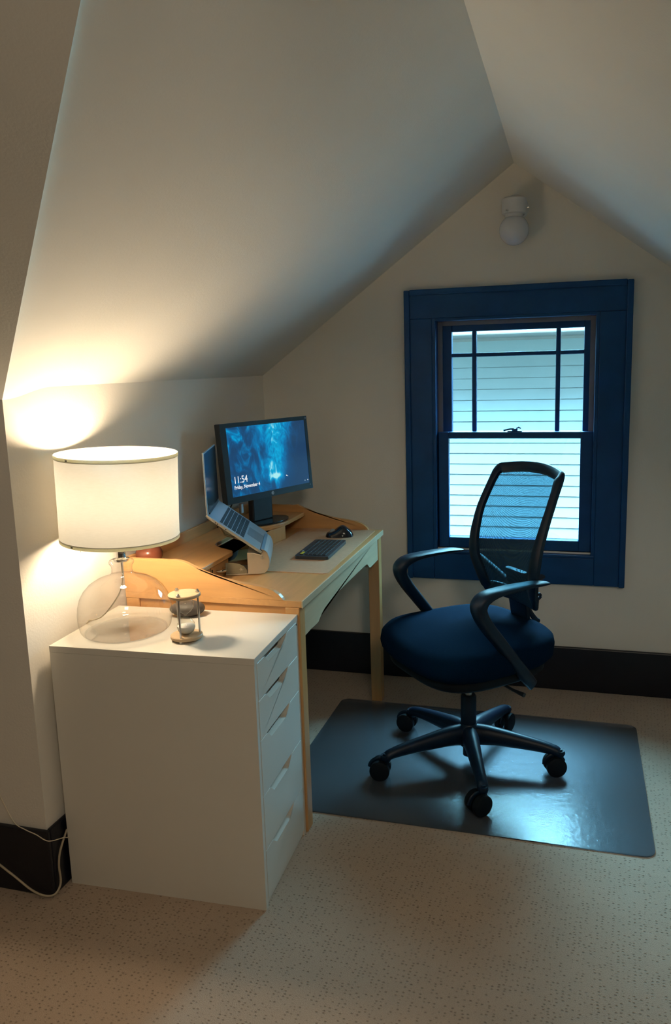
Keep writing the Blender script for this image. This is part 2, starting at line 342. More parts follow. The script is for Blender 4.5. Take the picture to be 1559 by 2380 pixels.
def spline(pts, n=8):
    pts = [Vector(p) for p in pts]; out = []
    for i in range(len(pts)-1):
        p0 = pts[max(i-1, 0)]; p1 = pts[i]; p2 = pts[i+1]; p3 = pts[min(i+2, len(pts)-1)]
        for k in range(n):
            t = k/n; out.append(0.5*((2*p1)+(-p0+p2)*t+(2*p0-5*p1+4*p2-p3)*t*t+(-p0+3*p1-3*p2+p3)*t**3))
    out.append(pts[-1]); return out
def prism(bm, poly, axis, a, b, mtx=None):
    """extrude a 2-D polygon along axis from a to b; poly coords fill the two other axes in order"""
    def P(p, t):
        return {'X': (t, p[0], p[1]), 'Y': (p[0], t, p[1]), 'Z': (p[0], p[1], t)}[axis]
    A = [bm.verts.new(P(p, a)) for p in poly]; B = [bm.verts.new(P(p, b)) for p in poly]
    n = len(poly)
    f1 = bm.faces.new(A); f2 = bm.faces.new(B[::-1])
    for i in range(n): bm.faces.new((A[i], B[i], B[(i+1) % n], A[(i+1) % n]))
    bmesh.ops.triangulate(bm, faces=[f1, f2])
    if mtx is not None: bmesh.ops.transform(bm, matrix=mtx, verts=A+B)
    return A+B
def obj(name, bm, m_, parent=None, smooth=False, loc=None, rot=None):
    bmesh.ops.recalc_face_normals(bm, faces=bm.faces)
    me = bpy.data.meshes.new(name); bm.to_mesh(me); bm.free()
    me.materials.append(m_)
    if smooth:
        me.polygons.foreach_set('use_smooth', [True]*len(me.polygons))
        try: me.set_sharp_from_angle(angle=math.radians(40))
        except Exception: pass
    o = bpy.data.objects.new(name, me); col.objects.link(o)
    if parent: o.parent = parent
    if loc is not None: o.location = loc
    if rot is not None: o.rotation_euler = rot
    return o
def thing(name, label, cat, loc=(0, 0, 0), rz=0.0, group=None):
    o = bpy.data.objects.new(name, None); o.empty_display_size = 0.05; col.objects.link(o)
    o.location = loc; o.rotation_euler = (0, 0, rz); o['label'] = label; o['category'] = cat
    if group: o['group'] = group
    return o
def tag(o, label, cat, group=None):
    o['label'] = label; o['category'] = cat
    if group: o['group'] = group
    return o
def struct(o, label, cat):
    o['kind'] = 'structure'; o['label'] = label; o['category'] = cat; return o
def inst(src, parent, loc, rot=(0, 0, 0), scale=(1, 1, 1)):
    c = src.copy(); col.objects.link(c); c.parent = parent; c.location = loc; c.rotation_euler = rot; c.scale = scale; return c
def bevmod(o, w, seg=2):
    b = o.modifiers.new('bevel', 'BEVEL'); b.width = w; b.segments = seg; b.limit_method = 'ANGLE'; b.angle_limit = math.radians(35); return o

# ------------------------------------------------------------------ room shell
XL, XR, XM = -0.01, 2.21, 1.10      # knee walls and ridge
Y0 = -1.695                          # where the dormer alcove opens into the main room
HK, HR = 1.38, 2.19                  # knee wall top, ridge
SL = (HR-HK)/(XM-XL)
MS = 0.82                            # slope of the main roof
HB = 0.195
WX0, WX1, WZ0, WZ1 = 0.768, 1.442, 0.612, 1.600
o = obj('floor', box(-3.2, 5.2, -6.6, 0.02, -0.10, 0.0), M['carpet']); struct(o, 'beige looped carpet floor with rows of tiny pinholes', 'floor')
# gable wall with the window opening
bm = bmesh.new()
def roofz(x): return HK + SL*(x-XL) if x <= XM else HK + SL*(XR-x)
T = 0.15
prism(bm, [(XL-0.1, 0), (WX0, 0), (WX0, roofz(WX0)+0.03), (XL, HK+0.03), (XL-0.1, HK+0.03)], 'Y', 0, T)
prism(bm, [(WX1, 0), (XR+0.1, 0), (XR+0.1, HK+0.03), (XR, HK+0.03), (WX1, roofz(WX1)+0.03)], 'Y', 0, T)
prism(bm, [(WX0, 0), (WX1, 0), (WX1, WZ0), (WX0, WZ0)], 'Y', 0, T)
prism(bm, [(WX0, WZ1), (WX1, WZ1), (WX1, roofz(WX1)+0.03), (XM, HR+0.03), (WX0, roofz(WX0)+0.03)], 'Y', 0, T)
struct(obj('wall_far', bm, M['wall']), 'beige gable end wall with window', 'wall')
struct(obj('wall_left', box(XL-0.10, XL, Y0, 0.0, 0, HK+0.02), M['wall']), 'low knee wall behind the desk and lamp', 'wall')
struct(obj('wall_right', box(XR, XR+0.1, Y0, 0.0, 0, HK+0.02), M['wall']), 'low knee wall right of the window alcove', 'wall')
o = obj('wall_front_left', box(-3.0, XL-0.10, Y0, Y0+0.10, 0, HK-0.005), M['wall']); struct(o, 'shaded low wall at the left edge, facing the room', 'wall')
struct(obj('wall_front_right', box(XR, 5.0, Y0, Y0+0.10, 0, HK+0.0), M['wall']), 'low wall right of the alcove facing the room', 'wall')
struct(obj('wall_back', box(-3.1, 5.1, -6.6, -6.5, 0, 2.8), M['wall']), 'back wall of the main attic room', 'wall')
struct(obj('wall_side_left', box(-3.1, -3.0, -6.5, Y0+0.1, 0, 2.8), M['wall']), 'left side wall of the main attic room', 'wall')
struct(obj('wall_side_right', box(5.0, 5.1, -6.5, Y0+0.1, 0, 2.8), M['wall']), 'right side wall of the main attic room', 'wall')
# sloped ceilings (grids so the plaster can sag at the knee-wall corner)
def sstep(t): t = max(0, min(1, t)); return t*t*(3-2*t)
YR = Y0 - (HR-HK)/MS
def slope_mesh(side):
    bm = bmesh.new(); NU, NV = 44, 60; g = []
    for i in range(NU+1):
        a = (i/NU)**1.8; row = []
        yend = Y0 + (YR-Y0)*a
        for j in range(NV+1):
            t = j/NV; t = 1-(1-t)**1.6
            y = 0.02 + (yend-0.02)*t
            x = (XM-XL)*a
            z = HK + SL*x
            if side < 0: z -= 0.026*sstep((-1.50-y)/0.19)*math.exp(-x/0.05)
            row.append(bm.verts.new((XL + x if side < 0 else XR - x, y, z)))
        g.append(row)
    for i in range(NU):
        for j in range(NV): bm.faces.new((g[i][j], g[i+1][j], g[i+1][j+1], g[i][j+1]))
    return bm
o = obj('ceiling_left', slope_mesh(-1), M['ceil'], smooth=True); struct(o, 'sloped ceiling rising from the knee wall on the left', 'ceiling')
o = obj('ceiling_right', slope_mesh(1), M['ceil'], smooth=True); struct(o, 'sloped ceiling right of the ridge above the window', 'ceiling')
ZT = 2.60; YT = Y0 - (ZT-HK)/MS
bm = bmesh.new()
P = [(-3.05, Y0+0.02, HK-0.016), (XL, Y0, HK-0.026*1), (XM, YR, HR), (XR, Y0, HK), (5.05, Y0+0.02, HK-0.016), (5.05, YT, ZT), (-3.05, YT, ZT)]
V = [bm.verts.new(p) for p in P]
for f in ((0, 1, 2, 6), (2, 5, 6), (2, 3, 4, 5)): bm.faces.new([V[i] for i in f])
Q = [bm.verts.new(p) for p in ((-3.05, -6.55, ZT), (5.05, -6.55, ZT))]
bm.faces.new((V[6], V[5], Q[1], Q[0]))
struct(obj('ceiling_main', bm, M['ceil']), 'sloped main roof ceiling at upper left, in shade', 'ceiling')
# unseen roof shell added over the attic: daylight only by the window, overhang shades siding
bm = bmesh.new()
for s in (1,):
    for pts in (((-0.35, 0.80, HK-0.14), (XM, 0.80, HR+0.18), (XM, YR-0.10, HR+0.18), (-0.35, Y0+0.20, HK-0.14)),
                ((XR+0.35, 0.80, HK-0.14), (XM, 0.80, HR+0.18), (XM, YR-0.10, HR+0.18), (XR+0.35, Y0+0.20, HK-0.14))):
        bm.faces.new([bm.verts.new(p) for p in pts])
struct(obj('roof', bm, M['fascia']), 'unseen outer roof over the window alcove, overhang added for shade', 'roof')
bm = bmesh.new()
def rz_(y): return 1.22 + 0.919*(Y0+0.35-y)
for xa, xb, ya in ((-9, -0.5, Y0+0.35), (2.7, 11, Y0+0.35), (-0.5, 2.7, -3.2)):
    bm.faces.new([bm.verts.new(p) for p in ((xa, ya, rz_(ya)), (xb, ya, rz_(ya)), (xb, -5.7, rz_(-5.7)), (xa, -5.7, rz_(-5.7)))])
struct(obj('roof_sky_block', bm, M['fascia']), 'unseen main roof slope added to block low sky light', 'roof')  # wide unseen plane added to keep low sky light off the siding
# baseboards
def board(name, x0, x1, y0, y1, label):
    bm = box(x0, x1, y0, y1, 0, HB); o = obj(name, bm, M['trim']); bevmod(o, 0.004); struct(o, label, 'baseboard')
board('baseboard_far', XL, XR, -0.018, 0.0, 'tall dark baseboard under the window')
board('baseboard_left', XL, 0.002, Y0, -0.018, 'tall dark baseboard along the knee wall behind the white drawers')
board('baseboard_front_left', -3.0, 0.002, Y0-0.014, Y0, 'tall dark baseboard at the left edge, crossed by a pale cord')
board('baseboard_right', XR-0.018, XR, Y0, -0.018, 'tall dark baseboard along the right knee wall')
board('baseboard_front_right', XR-0.018, 5.0, Y0-0.014, Y0, 'tall dark baseboard right of the alcove')

# ------------------------------------------------------------------ window
win = bpy.data.objects.new('window_1', None); col.objects.link(win); win.location = (1.105, 0, WZ0)
struct(win, 'double-hung window in wide dark casing tinted with blue lens glare with divided upper sash', 'window')
def wobj(name, bm, m_, bev=0.0, parent=None):
    bmesh.ops.translate(bm, verts=bm.verts, vec=(-1.105, 0, -WZ0))
    o = obj(name, bm, m_, parent or win)
    if bev: bevmod(o, bev)
    return o
OX0, OX1, OZ0, OZ1 = 0.655, 1.561, 0.475, 1.717
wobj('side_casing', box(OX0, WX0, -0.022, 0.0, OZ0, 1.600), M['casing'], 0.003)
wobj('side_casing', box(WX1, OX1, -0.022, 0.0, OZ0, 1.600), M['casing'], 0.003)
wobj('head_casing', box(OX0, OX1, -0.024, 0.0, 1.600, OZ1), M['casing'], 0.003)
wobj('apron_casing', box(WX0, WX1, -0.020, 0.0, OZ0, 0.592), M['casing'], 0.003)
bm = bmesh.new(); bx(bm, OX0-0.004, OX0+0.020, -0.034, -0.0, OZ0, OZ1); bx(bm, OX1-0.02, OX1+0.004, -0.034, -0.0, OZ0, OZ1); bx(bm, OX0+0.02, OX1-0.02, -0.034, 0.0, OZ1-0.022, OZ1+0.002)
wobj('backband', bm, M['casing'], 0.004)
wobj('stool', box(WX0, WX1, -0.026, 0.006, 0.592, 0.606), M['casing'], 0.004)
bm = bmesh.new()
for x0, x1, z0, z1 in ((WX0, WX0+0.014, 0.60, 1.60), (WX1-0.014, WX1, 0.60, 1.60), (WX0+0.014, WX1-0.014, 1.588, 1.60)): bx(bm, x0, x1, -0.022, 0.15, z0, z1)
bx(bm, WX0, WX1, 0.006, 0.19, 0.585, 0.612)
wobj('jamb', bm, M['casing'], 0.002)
bm = bmesh.new()
for x0, x1, z0, z1 in ((WX0+0.0138, WX0+0.034, 0.607, 1.587), (WX1-0.034, WX1-0.0138, 0.607, 1.587), (WX0+0.034, WX1-0.034, 1.570, 1.588)): bx(bm, x0, x1, 0.041, 0.10, z0, z1)
wobj('jamb_liner', bm, M['stop'], 0.001)
def kf(y, dy=0.035): return (3.324+y-dy)/(3.324+y)
def kx(x, y): return 1.347+(x-1.347)*kf(y)
def kz(z, y): return 1.414+(z-1.414)*kf(y)
def bxs(bm, x0, x1, y0, y1, z0, z1, yr): bx(bm, kx(x0, yr), kx(x1, yr), y0-0.035, y1-0.035, kz(z0, yr), kz(z1, yr))
def sbox(*a):
    bm = bmesh.new(); bxs(bm, *a); return bm
# upper sash
UX0, UX1 = 0.792, 1.418; GX0, GX1 = 0.835, 1.385
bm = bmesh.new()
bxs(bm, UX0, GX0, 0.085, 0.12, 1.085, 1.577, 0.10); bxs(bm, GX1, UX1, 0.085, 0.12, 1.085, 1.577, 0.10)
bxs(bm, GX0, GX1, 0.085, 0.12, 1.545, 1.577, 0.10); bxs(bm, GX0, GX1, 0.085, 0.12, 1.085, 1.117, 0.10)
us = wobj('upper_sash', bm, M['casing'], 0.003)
def sub(name, bm, m_, par, bev=0.0):
    bmesh.ops.translate(bm, verts=bm.verts, vec=(-1.105, 0, -WZ0)); o = obj(name, bm, m_, par)
    if bev: bevmod(o, bev)
    return o
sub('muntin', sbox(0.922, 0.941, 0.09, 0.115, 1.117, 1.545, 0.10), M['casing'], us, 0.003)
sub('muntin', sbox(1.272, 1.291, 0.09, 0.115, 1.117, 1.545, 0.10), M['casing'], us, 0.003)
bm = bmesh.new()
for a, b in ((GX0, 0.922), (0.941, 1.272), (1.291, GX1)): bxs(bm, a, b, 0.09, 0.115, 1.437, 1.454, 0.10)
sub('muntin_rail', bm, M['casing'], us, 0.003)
sub('pane', sbox(GX0-0.004, GX1+0.004, 0.101, 0.104, 1.113, 1.549, 0.10), M['pane'], us)
# lower sash
LX0, LX1 = 0.781, 1.430; HX0, HX1 = 0.826, 1.378
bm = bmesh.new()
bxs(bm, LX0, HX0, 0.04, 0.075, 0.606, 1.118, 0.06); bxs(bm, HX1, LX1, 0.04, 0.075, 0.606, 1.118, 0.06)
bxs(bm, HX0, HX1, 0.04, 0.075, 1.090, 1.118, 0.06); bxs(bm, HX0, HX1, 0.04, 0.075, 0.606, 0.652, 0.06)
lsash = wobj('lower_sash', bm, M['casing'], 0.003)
sub('pane', sbox(HX0-0.004, HX1+0.004, 0.056, 0.059, 0.648, 1.094, 0.06), M['pane'], lsash)
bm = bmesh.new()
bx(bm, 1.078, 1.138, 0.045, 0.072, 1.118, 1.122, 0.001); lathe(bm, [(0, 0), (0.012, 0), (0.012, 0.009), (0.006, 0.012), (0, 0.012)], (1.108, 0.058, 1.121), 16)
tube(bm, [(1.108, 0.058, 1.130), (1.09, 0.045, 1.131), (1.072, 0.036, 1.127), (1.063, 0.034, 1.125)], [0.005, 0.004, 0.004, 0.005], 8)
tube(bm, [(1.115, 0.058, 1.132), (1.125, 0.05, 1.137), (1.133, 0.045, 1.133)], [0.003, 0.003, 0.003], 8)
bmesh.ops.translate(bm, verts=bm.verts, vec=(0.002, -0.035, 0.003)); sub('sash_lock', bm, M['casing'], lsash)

# ------------------------------------------------------------------ neighbouring house
YS = 3.2
nh = thing('neighbouring_house', 'neighbouring house wall of white lap siding beyond the window', 'house', (0.9, YS, -3.0))
bm = bmesh.new(); z = -3.0; ex = 0.0882; off = 1.454 - 60*ex
zz = off
while zz < 1.45:
    a = [bm.verts.new(v) for v in ((-4.5, -0.030, zz+3.007), (6, -0.030, zz+3.007), (6, -0.012, zz+ex+3), (-4.5, -0.012, zz+ex+3), (6, 0.0, zz+3.007), (-4.5, 0.0, zz+3.007), (6, 0.0, zz+ex+3), (-4.5, 0.0, zz+ex+3))]
    bm.faces.new((a[0], a[1], a[2], a[3])); bm.faces.new((a[0], a[5], a[4], a[1])); bm.faces.new((a[3], a[2], a[6], a[7])); zz += ex
bx(bm, -4.5, 6, 0.0, 0.15, 0, 4.62)
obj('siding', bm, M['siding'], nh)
obj('frieze_board', box(-4.5, 6, -0.030, -0.0, 1.454+3, 1.60+3), M['siding'], nh)
obj('crown_strip', box(-4.5, 6, -0.055, -0.030, 1.580+3, 1.602+3), M['fascia'], nh)
obj('soffit', box(-4.5, 6, -0.90, -0.0, 1.602+3, 1.63+3), M['fascia'], nh)
obj('gutter', box(-4.5, 6, -0.99, -0.90, 1.60+3, 1.72+3, 0.01), M['fascia'], nh)
bm = bmesh.new(); V = [bm.verts.new(v) for v in ((-4.5, -0.95, 4.71), (6, -0.95, 4.71), (6, 2.4, 5.5), (-4.5, 2.4, 5.5))]; bm.faces.new(V)
o = obj('roof_slope', bm, M['stone'], nh); sm = o.modifiers.new('s', 'SOLIDIFY'); sm.thickness = 0.05
struct(obj('ground', box(-12, 14, 0.2, 12, -3.1, -3.0), paint('side_yard_ground', (0.06, 0.06, 0.05), 0.9)), 'ground of the side yard outside', 'ground')

# ------------------------------------------------------------------ wall light above the window
wl = thing('wall_light', 'unlit white porcelain wall light with round opal globe above the window', 'light', (1.108, -0.075, 1.94))
bm = bmesh.new()
lathe(bm, [(0.0, 0), (0.052, 0), (0.052, 0.014), (0.046, 0.022), (0, 0.022)], (0, 0, 0), 32, Matrix.Translation((0, 0.075, 0.075)) @ Matrix.Rotation(PI/2, 4, 'X'))
bx(bm, -0.03, 0.03, 0.0, 0.07, 0.055, 0.093, 0.01)
obj('wall_plate', bm, M['porcelain'], wl, True)
bm = bmesh.new(); lathe(bm, [(0, 0.105), (0.040, 0.104), (0.0475, 0.098), (0.048, 0.048), (0.046, 0.044), (0.034, 0.042), (0.033, 0.030), (0, 0.030)], n=36)
obj('lamp_holder', bm, M['porcelain'], wl, True)
bm = bmesh.new(); lathe(bm, [(0.031, 0.044), (0.031, 0.030)] + [(0.058*math.sin(a), -0.018+0.058*math.cos(a)) for a in [0.55+k*(PI-0.55)/16 for k in range(16)]] + [(0, -0.076)], n=40)
obj('globe', bm, M['opal'], wl, True)
for q in (((0.044, -0.01, 0.062), (0.060, -0.015, 0.062)), ((-0.02, -0.040, 0.050), (-0.025, -0.054, 0.050))):
    bm = bmesh.new(); tube(bm, q, 0.003, 8); obj('set_screw', bm, M['chrome'], wl)

# ------------------------------------------------------------------ drawer cabinet
CA = 0.0364; CX, CY = 0.0134, -1.6418
cab = thing('drawer_cabinet', 'white cabinet with five drawers standing against the desk end', 'cabinet', (CX, CY, 0), CA)
D, Wd, H = 0.58, 0.357, 0.70
obj('side_panel', box(0, D-0.001, 0, 0.016, 0.0, H-0.018), M['white'], cab); obj('side_panel', box(0, D-0.001, Wd-0.016, Wd, 0.0, H-0.018), M['white'], cab)
o = obj('top_panel', box(-0.001, D, 0, Wd, H-0.018, H), M['white'], cab); bevmod(o, 0.0012, 2)
obj('back_panel', box(0.0, 0.006, 0.016, Wd-0.016, 0.02, H-0.018), M['white'], cab)
obj('plinth', box(0.006, D-0.006, 0.016, Wd-0.016, 0.003, 0.020), M['white'], cab)
obj('inner_carcass', box(0.006, D-0.055, 0.016, Wd-0.016, 0.020, H-0.018), M['dark'], cab)
zs = [0.022, 0.162, 0.316, 0.472, 0.580, 0.682]
def drawer_front(z0, z1):
    bm = bmesh.new(); v0, v1 = 0.0175, Wd-0.0175
    g0, g1, dp = 0.076, 0.246, 0.026
    pts = [(v0, z0), (v1, z0), (v1, z1)]
    pts += [(g1+0.012, z1)] + [(g1+0.012-0.042*(k/6), z1-dp*sstep(k/6)) for k in range(1, 7)]
    pts += [(g0-0.012+0.042*(1-k/6), z1-dp*sstep(1-k/6)) for k in range(0, 6)] + [(g0-0.012, z1), (v0, z1)]
    prism(bm, pts, 'X', D-0.018, D)
    return bm
for i in range(5):
    z0, z1 = zs[i]+0.0012, zs[i+1]-0.0012
    o = obj('drawer', drawer_front(z0, z1), M['white'], cab); bevmod(o, 0.0009, 1)
    obj('drawer_box', box(D-0.05, D-0.034, 0.03, Wd-0.03, z0+0.01, z1-0.03), M['white'], o)
obj('lock_hole', box(D-0.001, D+0.0006, Wd-0.020, Wd-0.014, 0.672, 0.676), M['dark'], cab)

# ------------------------------------------------------------------ desk
HD = 0.739; DY0, DY1, DX0, DX1 = -1.262, -0.25, 0.012, 0.592
desk = thing('desk', 'birch desk with scalloped apron standing under the knee wall', 'desk', (DX0, DY0, 0))
def dob(name, bm, m_, par=None, bev=0.0015, smooth=False):
    bmesh.ops.translate(bm, verts=bm.verts, vec=(-DX0, -DY0, 0)); o = obj(name, bm, m_, par or desk, smooth)
    if bev: bevmod(o, bev)
    return o
dob('desktop', box(DX0, DX1, DY0, DY1, HD-0.020, HD), M['woodY'])
dob('edge_strip', box(DX1, DX1+0.004, DY0, DY1, HD-0.021, HD+0.0005), M['edge'], bev=0.001)
LG = 0.046
for x0, y0 in ((DX1-LG-0.006, DY0), (DX1-LG-0.006, DY1-LG), (DX0+0.0, DY0), (DX0+0.0, DY1-LG)):
    dob('leg', box(x0, x0+LG, y0, y0+LG, 0, HD-0.020), M['woodZ'], bev=0.003)
# front apron with scallop
ap = []
for y, z in ((-1.216, 0.719), (-1.216, 0.618), (-1.16, 0.620), (-1.10, 0.618), (-1.085, 0.620), (-1.068, 0.628), (-1.05, 0.636), (-1.02, 0.643), (-0.98, 0.648), (-0.9, 0.652), (-0.76, 0.654), (-0.62, 0.653), (-0.50, 0.652), (-0.475, 0.649), (-0.462, 0.641), (-0.45, 0.632), (-0.438, 0.626), (-0.42, 0.623), (-0.36, 0.623), (-0.304, 0.624), (-0.304, 0.719)): ap.append((y, z))
bm = bmesh.new(); prism(bm, ap, 'X', DX1-0.024, DX1-0.008); dob('front_apron', bm, M['edge'], bev=0.001)
dob('side_apron', box(DX0+LG, DX1-LG-0.006, DY0+0.008, DY0+0.024, 0.62, HD-0.020), M['woodX'])
dob('side_apron', box(DX0+LG, DX1-LG-0.006, DY1-0.024, DY1-0.008, 0.62, HD-0.020), M['woodX'])
dob('back_apron', box(DX0+0.008, DX0+0.024, DY0+LG, DY1-LG, 0.62, HD-0.020), M['woodY'])

# ------------------------------------------------------------------ hutch on the desk
HX, HY = DX0, DY0
hut = thing('desk_hutch', 'birch desktop hutch with curved side boards and raised shelf', 'desk shelf', (HX, HY, HD))
def hob(name, bm, m_, par=None, bev=0.0012):
    bmesh.ops.translate(bm, verts=bm.verts, vec=(-HX, -HY, -HD)); o = obj(name, bm, m_, par or hut)
    if bev: bevmod(o, bev)
    return o
def gallery(y0, y1, zt=0.846, name='side_board'):
    prof = [(DX0, HD), (0.536, HD), (0.532, 0.746), (0.522, 0.756), (0.506, 0.766), (0.486, 0.773), (0.46, 0.778), (0.432, 0.782), (0.39, 0.787), (0.35, 0.794), (0.315, 0.803), (0.28, 0.815), (0.25, 0.829), (0.225, 0.840), (0.205, zt-0.001), (0.18, zt), (DX0, zt)]
    bm = bmesh.new(); prism(bm, prof, 'Y', y0, y1); return bm
hob('side_board', gallery(DY0, DY0+0.016), M['woodX'], bev=0.0025)
hob('side_board', gallery(DY1-0.016, DY1, 0.838), M['woodX'], bev=0.0025)
hob('back_board', box(DX0, DX0+0.012, DY0+0.016, DY1-0.016, HD, 0.846), M['woodY'])
SZ = 0.809
front = spline([(0.252, DY0+0.016), (0.252, -1.15), (0.252, -1.02)], 2)
sp_ = [(DX0+0.012, DY0+0.016), (0.252, DY0+0.016), (0.252, -0.995), (0.249, -0.975), (0.238, -0.962), (0.222, -0.954), (0.19, -0.935), (0.165, -0.915), (0.145, -0.890), (0.138, -0.865), (0.138, -0.72), (0.145, -0.69), (0.170, -0.64), (0.200, -0.59), (0.225, -0.555), (0.243, -0.52), (0.252, -0.49), (0.256, -0.46), (0.257, -0.40), (0.260, -0.32), (0.262, DY1-0.016), (DX0+0.012, DY1-0.016)]
bm = bmesh.new(); prism(bm, sp_, 'Z', SZ-0.016, SZ); hob('shelf', bm, M['woodY'], bev=0.003)
hob('divider', box(DX0+0.012, 0.236, -0.996, -0.984, HD, SZ-0.016), M['woodX'])
dr = hob('drawer', box(0.226, 0.242, DY0+0.019, -0.999, HD+0.002, SZ-0.018), M['woodY'])
bm = bmesh.new(); bx(bm, 0.2415, 0.2428, -1.132, -1.1305, HD+0.003, SZ-0.019); hob('drawer_gap', bm, M['dark'], dr, 0)
bm = bmesh.new()
tube(bm, [(0.242, -1.092, 0.768), (0.258, -1.088, 0.767), (0.261, -1.068, 0.766), (0.258, -1.048, 0.767), (0.242, -1.044, 0.768)], [0.004, 0.005, 0.006, 0.005, 0.004], 10)
hob('handle', bm, M['chrome'], dr, 0)
bm = bmesh.new(); tube(bm, [(0.243, -1.122, 0.781), (0.243, -1.122, 0.750)], 0.0022, 8); hob('latch', bm, M['dark'], dr, 0)
bm = bmesh.new(); prism(bm, [(0.110, -0.700), (0.175, -0.655), (0.215, -0.610), (0.235, -0.560), (0.246, -0.500), (0.248, -0.470), (0.234, -0.470), (0.03, -0.470), (0.03, -0.700)], 'Z', HD, SZ-0.016)
hob('shelf_support', bm, M['woodZ'], bev=0.001)

# ------------------------------------------------------------------ things on the desk
o = obj('desk_pad', bmesh.new(), M['leather']); bpy.data.objects.remove(o)
bm = bmesh.new()
def rrect(x0, x1, y0, y1, r, n=6):
    pts = []
    for cx, cy, a0 in ((x1-r, y0+r, -PI/2), (x1-r, y1-r, 0), (x0+r, y1-r, PI/2), (x0+r, y0+r, PI)):
        for k in range(n+1): a = a0+k*PI/2/n; pts.append((cx+r*math.cos(a), cy+r*math.sin(a)))
    return pts
prism(bm, rrect(-0.155, 0.160, -0.345, 0.345, 0.018), 'Z', 0, 0.0022)
o = obj('desk_pad', bm, M['leather'], loc=(0.412, -0.617, HD), rot=(0, 0, 0.01)); tag(o, 'thin tan leather pad lying on the desk under keyboard', 'desk pad')

# keyboard
kb = thing('keyboard', 'small charcoal wireless keyboard on the tan pad', 'keyboard', (0.458, -0.655, HD+0.0022), 0.035)
bm = bmesh.new(); prism(bm, rrect(-0.062, 0.062, -0.134, 0.134, 0.012), 'Z', 0.0, 0.012)
obj('body', bm, M['kbody'], kb); bevmod(kb.children[0], 0.003)
kmesh = obj('key', box(-0.0068, 0.0068, -0.0078, 0.0078, 0, 0.0035, 0.0015), M['keys'], kb)
cnt = 0
rows = [(-0.040, 14), (-0.0225, 13), (-0.0065, 13), (0.0095, 13), (0.0255, 13), (0.0425, 9)]
for rx, n in rows:
    for k in range(n):
        y = -0.120 + 0.240*(k+0.5)/n; sy = (0.240/n-0.0022)/0.0156
        if cnt == 0: kmesh.location = (rx, y, 0.012); kmesh.scale = (1, sy, 1)
        else: inst(kmesh, kb, (rx, y, 0.012), (0, 0, 0), (1, sy, 1))
        cnt += 1
bm = bmesh.new()
for k, y in enumerate((-0.110, -0.0935)): bx(bm, -0.0455, -0.0355, y-0.0065, y+0.0065, 0.0155, 0.0162)
o = obj('yellow_key_tops', bm, M['yellow'], kb); o['label'] = 'yellow caps on the corner keys'
bm = bmesh.new(); bx(bm, -0.0555, -0.0505, -0.066, -0.050, 0.012, 0.0126); o = obj('brand_mark', bm, M['greykey'], kb)

# mouse
mo = thing('mouse', 'black humped wireless mouse beyond the keyboard', 'mouse', (0.452, -0.405, HD+0.0022), 0.32)
def blob(prof_n, fx, n=24):
    bm = bmesh.new(); rings = []
    for i in range(prof_n+1):
        t = i/prof_n; cx, w, h, z0, sh = fx(t); ring = []
        for k in range(n):
            a = 2*PI*k/n; ca_, sa_ = math.cos(a), math.sin(a)
            y = w*math.copysign(abs(ca_)**0.8, ca_) + sh*max(0, sa_)
            zz_ = z0 + (h*max(0, sa_)**0.8 if sa_ > 0 else 0.0)
            ring.append(bm.verts.new((cx, y, zz_)))
        rings.append(ring)
    for a, b in zip(rings, rings[1:]):
        for k in range(n): bm.faces.new((a[k], a[(k+1) % n], b[(k+1) % n], b[k]))
    bm.faces.new(rings[0]); bm.faces.new(rings[-1][::-1]); return bm
def mf(t):
    x = -0.055+0.112*t; e = math.sqrt(max(0, 1-(2*t-1)**4))
    hh = 0.018+0.026*math.exp(-((t-0.62)/0.26)**2)
    return x, 0.036*e*(0.86+0.14*t)+0.001, hh*(max(0.02, 1-(2*t-1)**8))**0.5, 0.0, 0.004
obj('shell', blob(22, mf), M['blkgloss'], mo, True)
bm = bmesh.new(); lathe(bm, [(0, -0.004), (0.010, -0.004), (0.0115, 0), (0.010, 0.004), (0, 0.004)], n=20, mtx=Matrix.Translation((-0.026, 0.002, 0.020)) @ Matrix.Rotation(PI/2, 4, 'X'))
obj('wheel', bm, M['steel'], mo, True)
bm = bmesh.new(); lathe(bm, [(0, 0.0), (0.003, 0.0), (0.003, 0.001), (0, 0.001)], n=12, mtx=Matrix.Translation((0.012, -0.0375, 0.009)) @ Matrix.Rotation(PI/2, 4, 'X'))
obj('power_dot', bm, M['steel'], mo)

# laptop stand + laptop (shared turned frame: u = towards the sitter, w = width)
LT = 0.329; LF = Vector((0.372, -1.009, 0.819)); TB = 0.640; LDp, LWd = 0.215, 0.305
root = thing('laptop', 'open silver laptop tilted up on a metal stand', 'laptop', LF, LT)
# deck: local frame x back->front, built flat then tilted
Rt = Matrix.Rotation(TB, 4, 'Y')    # local -x goes up
def deck(bm): bmesh.ops.transform(bm, matrix=Rt, verts=bm.verts); return bm
bm = bmesh.new(); prism(bm, rrect(-LDp, 0, 0, LWd, 0.009), 'Z', -0.009, 0.0)
base_ = obj('base', deck(bm), M['alu'], root); bevmod(base_, 0.0015)
bm = bmesh.new()
bx(bm, -0.195, -0.015, -0.0008, 0.001, -0.0085, -0.003)
eo = obj('edge_band', deck(bm), M['aluedge'], base_)
for x in (-0.180, -0.172, -0.140): obj('port', deck(box(x-0.002, x+0.002, -0.0014, 0.0, -0.007, -0.004)), M['dark'], base_)
bm = bmesh.new(); bx(bm, -0.172, -0.078, 0.016, LWd-0.016, -0.0005, 0.0004); obj('keyboard_well', deck(bm), M['alu'], base_)
kproto = None
kr = [(-0.165, 14, 0.010), (-0.150, 14, 0.0145), (-0.1335, 14, 0.0145), (-0.117, 13, 0.0145), (-0.1005, 12, 0.0145), (-0.084, 9, 0.0145)]
